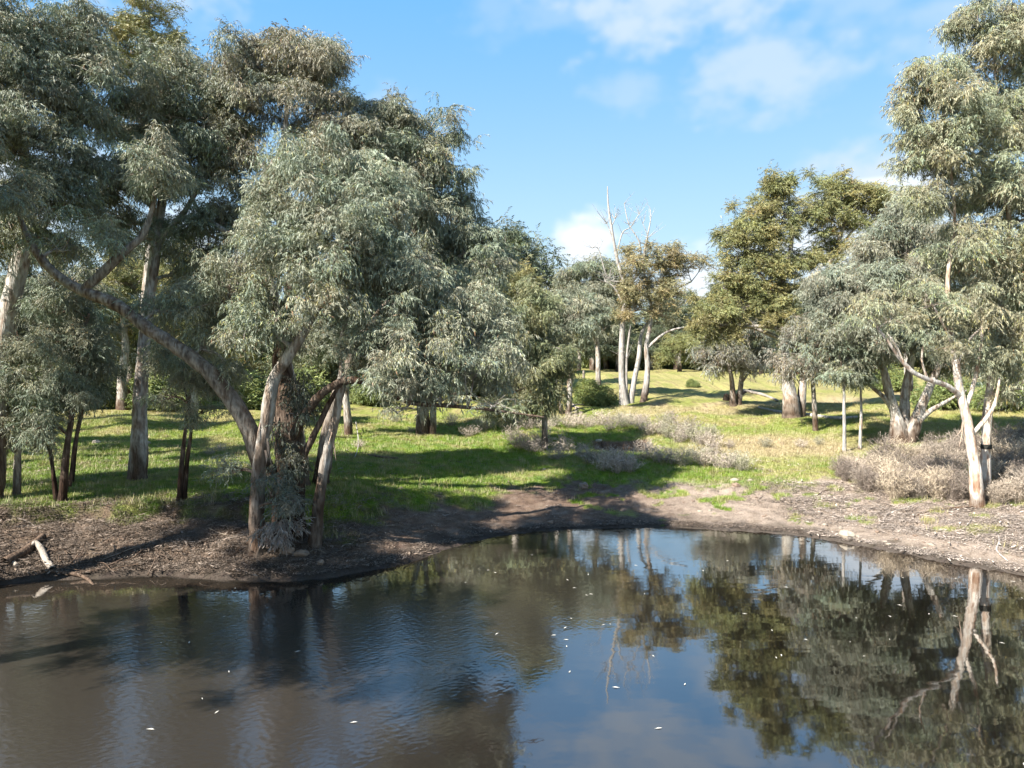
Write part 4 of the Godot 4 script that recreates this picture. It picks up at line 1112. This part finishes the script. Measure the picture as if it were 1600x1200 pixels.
func build_shrubs() -> void:
	rng.seed = 61
	var kinds := []
	for k in 4:
		kinds.append(make_shrub(0.85 + 0.1 * k, 0.7, 95, [Color(0.40, 0.335, 0.28), Color(0.33, 0.28, 0.235), Color(0.44, 0.37, 0.30), Color(0.31, 0.29, 0.21)][k]))
	var tall := []
	for k in 4:
		tall.append(make_shrub(1.35 + 0.15 * k, 0.8, 170, [Color(0.38, 0.315, 0.25), Color(0.29, 0.245, 0.20), Color(0.43, 0.355, 0.265), Color(0.22, 0.18, 0.15)][k]))
	# low shrubs on the rise, by place in the view
	var rows := [
		["grey dry shrub in the pale band topping the green rise", [[890, 668], [905, 664], [922, 668], [940, 664], [955, 672], [970, 668], [985, 664], [1000, 672], [1012, 680], [968, 660], [1005, 662], [830, 670], [850, 672], [868, 666], [760, 672], [785, 668], [735, 682], [810, 662], [706, 664]]],
		["grey dry shrub of the thick clump right of the scoured cut", [[1035, 668], [1050, 662], [1062, 676], [1072, 686], [1088, 690], [1100, 696], [1045, 684], [1058, 692], [1080, 674], [1030, 678], [1110, 686]]],
		["dry shrub in the shade left of the scoured cut", [[815, 700], [836, 706], [868, 718], [880, 705], [905, 712], [925, 722], [845, 696], [800, 690]]],
		["wide dry shrub in the row before the scoured cut", [[945, 735], [965, 738], [985, 737], [955, 728], [975, 730]]],
		["dry shrub on the sunny grass below the thick clump", [[1010, 716], [1030, 722], [1052, 724], [1068, 728], [1090, 722], [1100, 728], [1115, 700], [1130, 732], [1160, 736], [1145, 728], [1110, 712]]],
		["small dry tuft on the open pale slope", [[1195, 700], [1255, 700], [1280, 696], [1140, 700]]],
		["small dry shrub on the shaded grass of the grove", [[618, 660], [640, 676], [560, 700], [325, 712], [345, 706], [600, 648], [395, 735]]],
	]
	var nth := ["first", "second", "third", "fourth", "fifth", "sixth", "seventh", "eighth", "ninth", "tenth", "eleventh", "twelfth", "thirteenth", "fourteenth", "fifteenth", "sixteenth", "seventeenth", "eighteenth", "nineteenth"]
	for r in rows:
		r[1].sort_custom(func(a, b): return a[0] < b[0])
		for q in r[1]:
			var o := part("dry_shrub", kinds[rng.randi() % 4], M.dry, self)
			o.position = on_ground(q[0] + rng.randf_range(-3, 3), q[1])
			o.rotation.y = rng.randf() * TAU
			var s: float = rng.randf_range(0.8, 1.15) * (0.55 if r[0].begins_with("small") else 1.0)
			o.scale = Vector3(s * rng.randf_range(0.95, 1.35), s, s * rng.randf_range(0.95, 1.35))
			tag(o, r[0] + ", " + nth[r[1].find(q)] + " from left", "shrub", r[0].replace("grey dry shrub", "grey dry shrubs").replace("dry shrub ", "dry shrubs "))
	# the thicket on the right bank
	for row in [[1312, 1405, 742, 10], [1322, 1500, 752, 14], [1345, 1500, 766, 14], [1400, 1515, 778, 9], [1330, 1620, 730, 18], [1440, 1640, 716, 14], [1480, 1660, 705, 12], [1552, 1640, 762, 8], [1560, 1660, 785, 8], [1562, 1660, 742, 8]]:
		for k in row[3]:
			var px: float = lerpf(row[0], row[1], (k + rng.randf() * 0.7) / row[3])
			var o := part("thicket_shrub", tall[rng.randi() % 4], M.dry, self)
			o.position = on_ground(px, row[2] + rng.randf_range(-5, 5))
			o.rotation.y = rng.randf() * TAU
			var s := rng.randf_range(0.55, 1.0) * (0.75 if px < 1370 else 1.0)
			o.scale = Vector3(s * 1.1, s, s * 1.1)
			if px > 1546.0:
				tag(o, "tangled dry shrub of the thicket right of the two peeling trunks", "shrub", "thicket right of the peeling trunks")
			elif row[2] < 735:
				tag(o, "tall dry shrub at the back of the thicket below the many-trunked gum", "shrub", "back of the thicket")
			else:
				tag(o, "straw-brown shrub at the front of the thicket facing the water", "shrub", "front of the thicket")

# ------------------------------------------------------------------ logs, sticks, stones
func log_piece(called: String, label: String, category: String, pts: Array, mat: Material, tone: Color, group := "") -> void:
	# pts: [x, height above ground, z, radius] from end to end
	var run := []
	var b := Vector3(pts[0][0], ground(pts[0][0], pts[0][2]), pts[0][2])
	for p in pts:
		run.append([Vector3(p[0], maxf(ground(p[0], p[2]), -0.15) + p[1], p[2]) - b, p[3]])
	var mb := Mb.new()
	var col := func(p: Vector3, _t: float) -> Color:
		var v := 1.0 + noise_b.get_noise_3d(p.x * 40.0, p.y * 40.0, p.z * 40.0) * 0.4
		return Color(tone.r * v, tone.g * v, tone.b * v)
	tube(mb, catmull(run, 5), 8, 0.2, col)
	smooth(mb)
	var o := part(called, mb.mesh(), mat, self, b)
	tag(o, label, category, group)

func from_view(list: Array, lift: float) -> Array:
	var out := []
	for q in list:
		var g := on_ground(q[0], q[1])
		out.append([g.x, lift + (q[3] if q.size() > 3 else 0.0), g.z, q[2]])
	return out

func build_fallen_wood() -> void:
	rng.seed = 71
	log_piece("fallen_log", "dark fallen log lying on the left bank", "log", from_view([[5, 884, 0.13], [40, 866, 0.14], [66, 845, 0.1]], 0.1), M.rough_bark, Color(0.8, 0.75, 0.7))
	log_piece("log_stub", "pale broken log stub poking up beside the dark fallen log", "log", from_view([[80, 896, 0.09], [70, 880, 0.10, 0.06], [62, 868, 0.09, 0.12], [54, 862, 0.07, 0.2], [50, 864, 0.05, 0.18]], 0.05), M.dead, Color(0.75, 0.7, 0.64))
	log_piece("log_stub", "short pale stub at the water end of the dark fallen log", "log", from_view([[14, 878, 0.07], [24, 890, 0.08]], 0.05), M.dead, Color(1, 0.92, 0.82))
	log_piece("fallen_branch", "thin dark branch lying from the left bank into the water", "branch", from_view([[70, 898, 0.05], [110, 902, 0.06], [135, 908, 0.05], [150, 922, 0.03]], 0.06), M.rough_bark, Color(0.8, 0.75, 0.7))
	log_piece("fallen_branch", "long bent branch along the waterline under the leaf litter", "branch", from_view([[100, 902, 0.04], [150, 896, 0.05], [190, 880, 0.03]], 0.06), M.rough_bark, Color(0.9, 0.85, 0.8))
	log_piece("fallen_log", "long white fallen log below the tall olive gum", "log", from_view([[1185, 638, 0.09], [1220, 646, 0.12], [1260, 650, 0.16], [1305, 656, 0.14], [1340, 654, 0.1]], 0.08), M.dead, Color(1, 1, 1))
	log_piece("fallen_log", "grey log lying right of the small round grey gum", "log", from_view([[1162, 612, 0.16], [1190, 618, 0.15], [1215, 628, 0.1]], 0.1), M.dead, Color(0.72, 0.68, 0.64))
	log_piece("fallen_log", "dark half-burnt log at the foot of the small round grey gum", "log", from_view([[1138, 622, 0.14], [1160, 616, 0.14], [1172, 610, 0.08]], 0.1), M.rough_bark, Color(0.5, 0.48, 0.46))
	log_piece("burnt_stump", "small black stump beside the half-burnt log", "stump", [[on_ground(1135, 626).x, -0.05, on_ground(1135, 626).z, 0.32], [on_ground(1135, 626).x, 0.3, on_ground(1135, 626).z, 0.26], [on_ground(1135, 626).x, 0.55, on_ground(1135, 626).z, 0.2]], M.rough_bark, Color(0.2, 0.19, 0.18))
	log_piece("field_post", "short weathered post standing far off on the crest", "post", [[(912.0 - 800.0) / F * 95.0, -0.1, -95.0, 0.16], [(912.0 - 800.0) / F * 95.0, 0.6, -95.0, 0.16], [(912.0 - 800.0) / F * 95.0, 1.1, -95.0, 0.14]], M.dead, Color(0.6, 0.55, 0.5))
	for q in [[[882, 645], [898, 640], [912, 636]], [[885, 638], [900, 643], [915, 645]], [[890, 634], [897, 640], [902, 648]]]:
		log_piece("dead_branch", "grey dead branch of the pile below the leaning white trunks", "branch", from_view([[q[0][0], q[0][1], 0.05, 0.1], [q[1][0], q[1][1], 0.06, 0.3], [q[2][0], q[2][1], 0.03, 0.15]], 0.05), M.dead, Color(0.6, 0.55, 0.52), "dead branches piled below the white trunks")
	log_piece("fallen_stick", "dark crooked stick on the bare mud of the right bank", "stick", from_view([[1272, 786, 0.02], [1282, 774, 0.025, 0.04], [1300, 765, 0.015]], 0.03), M.rough_bark, Color(0.6, 0.55, 0.5))
	log_piece("fallen_stick", "long pale stick on the right bank in front of the thicket", "stick", from_view([[1380, 818, 0.018], [1390, 804, 0.022], [1425, 792, 0.02], [1450, 780, 0.012]], 0.03), M.dead, Color(0.8, 0.75, 0.7))
	log_piece("fallen_stick", "brown stick lying left of the peeling trunks' foot", "stick", from_view([[1430, 808, 0.02], [1470, 798, 0.025], [1538, 794, 0.02]], 0.03), M.rough_bark, Color(1.2, 1.0, 0.85))
	log_piece("fallen_stick", "curved white stick at the lower right of the bank", "stick", from_view([[1561, 838, 0.025], [1563, 850, 0.028], [1559, 862, 0.025], [1576, 880, 0.018]], 0.03), M.dead, Color(1, 1, 1))
	log_piece("fallen_log", "dark log lying in grass right of the arching branch", "log", from_view([[575, 712, 0.06], [595, 716, 0.07], [622, 718, 0.05]], 0.05), M.rough_bark, Color(0.9, 0.85, 0.8))
	log_piece("fallen_branch", "bleached branch hanging broken by the slim right stem", "branch", from_view([[556, 672, 0.03, 0.5], [560, 700, 0.025, 0.2], [552, 720, 0.015]], 0.02), M.dead, Color(0.9, 0.88, 0.85))
	for k in 16:
		var g := on_ground(rng.randf_range(60, 330), rng.randf_range(868, 902))
		var a := rng.randf() * TAU
		var l := rng.randf_range(0.35, 1.1)
		var pts := []
		for t in 4:
			var off := (t / 3.0 - 0.5) * l
			pts.append([g.x + cos(a) * off + rng.randf_range(-0.08, 0.08), 0.03 + rng.randf_range(0.0, 0.18), g.z + sin(a) * off + rng.randf_range(-0.08, 0.08), lerpf(0.022, 0.008, t / 3.0)])
		log_piece("fallen_twig", "bare twig in the tangle at the left waterline", "twig", pts, M.rough_bark, Color(0.85, 0.8, 0.75) * rng.randf_range(0.6, 1.5), "twigs tangled at the left waterline")
	for k in 22:
		var right := k > 13
		var g := on_ground(rng.randf_range(1330, 1590) if right else rng.randf_range(10, 780), rng.randf_range(790, 840) if right else rng.randf_range(795, 875))
		if g.y < 0.1: continue
		var a := rng.randf() * TAU
		var l := rng.randf_range(0.5, 1.6)
		var pts := []
		for t in 4:
			var off := (t / 3.0 - 0.5) * l
			pts.append([g.x + cos(a) * off + rng.randf_range(-0.1, 0.1), 0.015 + rng.randf_range(0.0, 0.04), g.z + sin(a) * off + rng.randf_range(-0.1, 0.1), lerpf(0.02, 0.007, t / 3.0)])
		if right: log_piece("bark_strip", "thin pale stick or bark strip on the right bank below the thicket", "stick", pts, M.dead, Color(0.8, 0.75, 0.7) * rng.randf_range(0.7, 1.2), "sticks on the right bank")
		else: log_piece("bark_strip", "thin stick or bark strip lying in the litter of the left bank", "stick", pts, M.grey_bark, Color(1.1, 1.0, 0.9) * rng.randf_range(0.6, 1.5), "sticks on the left bank")
	log_piece("exposed_root", "dark root running from the big bank tree to the water", "root", from_view([[395, 846, 0.09], [372, 862, 0.06], [350, 880, 0.035]], 0.0), M.rough_bark, Color(0.6, 0.55, 0.5))

func make_stone(r: float, flat: float, k: int) -> ArrayMesh:
	var mb := Mb.new()
	var rows := 7
	var cols := 10
	for j in rows + 1:
		for i in cols:
			var u := PI * j / rows
			var a := TAU * i / cols
			var p := Vector3(sin(u) * cos(a), cos(u), sin(u) * sin(a))
			var w := 1.0 + 0.5 * noise_b.get_noise_3d(p.x * 18.0 + k * 31.0, p.y * 18.0, p.z * 18.0)
			mb.v.append(p * Vector3(r * w, r * w * flat, r * w * 0.8))
			mb.n.append(p)
			mb.c.append(Color(1, 1, 1))
	for j in rows:
		for i in cols:
			var a0 := j * cols + i
			var a1 := j * cols + (i + 1) % cols
			mb.idx.append_array(PackedInt32Array([a0, a0 + cols, a1, a1, a0 + cols, a1 + cols]))
	var out := Mb.new()
	for t in range(0, mb.idx.size(), 3):
		out.tri(mb.v[mb.idx[t]], mb.v[mb.idx[t + 1]], mb.v[mb.idx[t + 2]], Color(1, 1, 1))
	return out.mesh()

func build_stones() -> void:
	rng.seed = 83
	var shapes := []
	for k in 6:
		shapes.append(make_stone(1.0, rng.randf_range(0.4, 0.7), k))
	var mats := []
	for c in [Color(0.52, 0.48, 0.42), Color(0.33, 0.25, 0.20), Color(0.40, 0.30, 0.23)]:
		var m: StandardMaterial3D = M.rock.duplicate()
		m.albedo_color = c.linear_to_srgb()
		mats.append(m)
	var singles := [[965, 738, 0.19, 0, "white round stone on the grass in front of the scoured cut"], [912, 762, 0.30, 1, "brown block of stone on the shaded mud"], [1148, 752, 0.22, 0, "pale stone at the grass edge above the mud, largest of its scatter"], [1150, 760, 0.2, 1, "pinkish stone under the largest pale stone"], [1172, 753, 0.16, 0, "flat pale stone right of the largest pale stone"], [1250, 756, 0.14, 0, "pale stone at the grass edge near the thicket"], [936, 692, 0.2, 0, "pale stone on the left lip of the scoured cut"], [1015, 696, 0.22, 0, "white stone on the right lip of the scoured cut"], [1324, 840, 0.3, 0, "flat broad slab at the waterline of the right bank"], [860, 818, 0.14, 1, "brown stone near the shaded far waterline"], [470, 868, 0.26, 2, "rusty flat slab on the bank below the big tree"], [448, 866, 0.24, 2, "rusty slab left of the other below the big tree"], [500, 882, 0.13, 2, "small rusty stone near the water below the big tree"], [150, 693, 0.26, 0, "pale stone lying on the left grass"], [230, 694, 0.2, 0, "pale stone on the grass right of the straight trunk"], [488, 640, 0.5, 1, "reddish boulder on the grass behind the big bank tree"], [1120, 708, 0.14, 0, "small white stone at the right end of the thick clump"], [850, 735, 0.12, 0, "small pale stone on shaded grass"]]
	for s in singles:
		var o := part("stone", shapes[rng.randi() % 6], mats[s[3]], self)
		o.position = on_ground(s[0], s[1]) + Vector3(0, s[2] * 0.15, 0)
		o.rotation.y = rng.randf() * TAU
		o.scale = Vector3.ONE * s[2]
		tag(o, s[4], "stone")
	for k in 46:
		var px := rng.randf_range(1060, 1590)
		var py := lerpf(820, 885, clampf((px - 1130) / 460.0, 0.0, 1.0)) - rng.randf() * 24.0
		if k > 26:
			py = rng.randf_range(756, 800)
			px = rng.randf_range(1060, 1420)
		var g := on_ground(px, py)
		if g.y < 0.03: continue
		var r := rng.randf_range(0.04, 0.11)
		var o := part("shore_stone", shapes[rng.randi() % 6], mats[0 if rng.randf() < 0.7 else 1], self)
		o.position = g + Vector3(0, r * 0.1, 0)
		o.rotation.y = rng.randf() * TAU
		o.scale = Vector3(r, r * 0.6, r)
		if k > 26: tag(o, "small pale stone scattered over the bare mud of the sunny bank", "stone", "stones on the bare mud")
		else: tag(o, "small flat stone strewn along the sunny waterline", "stone", "stones along the sunny waterline")

# ------------------------------------------------------------------ grass, litter, floating leaves
func build_ground_cover() -> void:
	rng.seed = 97
	var mb := Mb.new()
	for k in 11:
		var a := rng.randf() * TAU
		var foot := Vector3(rng.randf_range(-0.1, 0.1), -0.01, rng.randf_range(-0.1, 0.1))
		var tip := foot + Vector3(cos(a) * 0.04, rng.randf_range(0.05, 0.1), sin(a) * 0.04)
		var w := Vector3(sin(a), 0, -cos(a)) * 0.006
		var v := rng.randf_range(0.8, 1.25)
		mb.tri(foot - w, tip, foot + w, Color(v, v, v * 0.9))
	var tuft := mb.mesh()
	var places := []
	var tints := []
	for k in 230000:
		var d := 21.0 + 36.0 * pow(rng.randf(), 1.3)
		var x := rng.randf_range(-0.82, 0.82) * d
		var z := -d
		var s := sample(gs, x, z)
		if s < 2.0: continue
		var gsh := grass_share(x, z, s)
		if gsh < rng.randf() * 0.9 + 0.1: continue
		var sc := rng.randf_range(0.6, 1.5) * (1.0 + 0.6 * maxf(0.0, noise_b.get_noise_2d(x * 12.0, z * 12.0)))
		places.append(Transform3D(Basis(Vector3.UP, rng.randf() * TAU).scaled(Vector3(sc, sc, sc)), Vector3(x, ground(x, z), z)))
		var c := ground_color(x, z, s) * rng.randf_range(0.85, 1.3)
		if rng.randf() < 0.05:
			c = c.lerp(STRAW * 1.2, 0.6)
			places[-1] = places[-1].scaled_local(Vector3(1.6, 2.0, 1.6))
		c.a = 1.0
		tints.append(c)
	var grass := foliage("grass", tuft, M.grass, places, tints, self)
	tag(grass, "short green grass over the rise and under the trees", "grass")
	# leaf and bark litter on the banks
	var lb := Mb.new()
	for k in 16:
		var p := Vector3(rng.randf_range(-0.22, 0.22), rng.randf_range(0.005, 0.03), rng.randf_range(-0.22, 0.22))
		var a := rng.randf() * TAU
		var l := Vector3(cos(a), rng.randf_range(-0.15, 0.3), sin(a)) * rng.randf_range(0.05, 0.13)
		var w := Vector3(-sin(a), rng.randf_range(-0.4, 0.4), cos(a)) * rng.randf_range(0.008, 0.016)
		var v := rng.randf_range(0.5, 1.5)
		lb.tri(p, p + l * 0.5 - w, p + l, Color(v, v, v))
		lb.tri(p, p + l, p + l * 0.5 + w, Color(v, v, v))
	var scrap := lb.mesh()
	places = []
	tints = []
	for k in 170000:
		var d := rng.randf_range(19.0, 38.0)
		var x := rng.randf_range(-0.80, 0.80) * d
		var z := -d
		var s := sample(gs, x, z)
		if s < 0.25: continue
		var left := smoothstep(-3.0, -7.0, x)
		var far_right := smoothstep(10.0, 13.0, x)
		var want := 0.0
		if s < 7.5:
			want = 0.65 * left * smoothstep(6.0, 3.5, s) + far_right * smoothstep(1.5, 2.5, s) * smoothstep(8.0, 6.0, s) * 0.5 + 0.045 + 0.4 * smoothstep(0.9, 0.4, s)
		else:
			want = 0.05 + 0.10 * left
		want *= 0.5 + 0.9 * smoothstep(-0.3, 0.4, noise_b.get_noise_2d(x * 9.0, z * 9.0))
		if rng.randf() > want: continue
		var sc := rng.randf_range(0.5, 1.15) * (2.2 if rng.randf() < 0.04 else 1.0)
		places.append(Transform3D(Basis(Vector3.UP, rng.randf() * TAU).scaled(Vector3(sc, sc, sc)), Vector3(x, ground(x, z) + 0.01, z)))
		var t := Color(0.20, 0.145, 0.105).lerp(Color(0.40, 0.33, 0.275), maxf(far_right, rng.randf() * 0.6)) * rng.randf_range(0.35, 1.25)
		t *= 1.0 + 0.35 * far_right
		t.a = 1.0
		tints.append(t)
	tag(foliage("leaf_litter", scrap, M.litter, places, tints, self), "fallen leaves and bark strips strewn over the banks", "leaf litter")
	# pale leaves that float on the dam
	var fl := Mb.new()
	fl.tri(Vector3(-0.07, 0.004, 0), Vector3(0.01, 0.012, -0.016), Vector3(0.07, 0.006, 0.004), Color(1, 1, 1))
	fl.tri(Vector3(-0.07, 0.004, 0), Vector3(0.07, 0.006, 0.004), Vector3(0.01, 0.012, 0.016), Color(1, 1, 1))
	var leaf := fl.mesh()
	var lm := plain_mat("floating leaf", Color(0.62, 0.58, 0.5), 0.7)
	for k in 80:
		var d := 10.0 + 14.0 * pow(rng.randf(), 0.8)
		var x := rng.randf_range(-0.55, 0.75) * d
		if sample(gs, x, -d) > -0.6: continue
		var o := part("floating_leaf", leaf, lm, self, Vector3(x, 0.004, -d))
		o.rotation.y = rng.randf() * TAU
		o.scale = Vector3.ONE * rng.randf_range(0.5, 1.1)
		if x < 0.0: tag(o, "pale fallen leaf floating on the rippled brown water", "leaf", "leaves floating on the rippled brown water")
		else: tag(o, "pale fallen leaf floating on the calm mirroring water", "leaf", "leaves floating on the calm water")
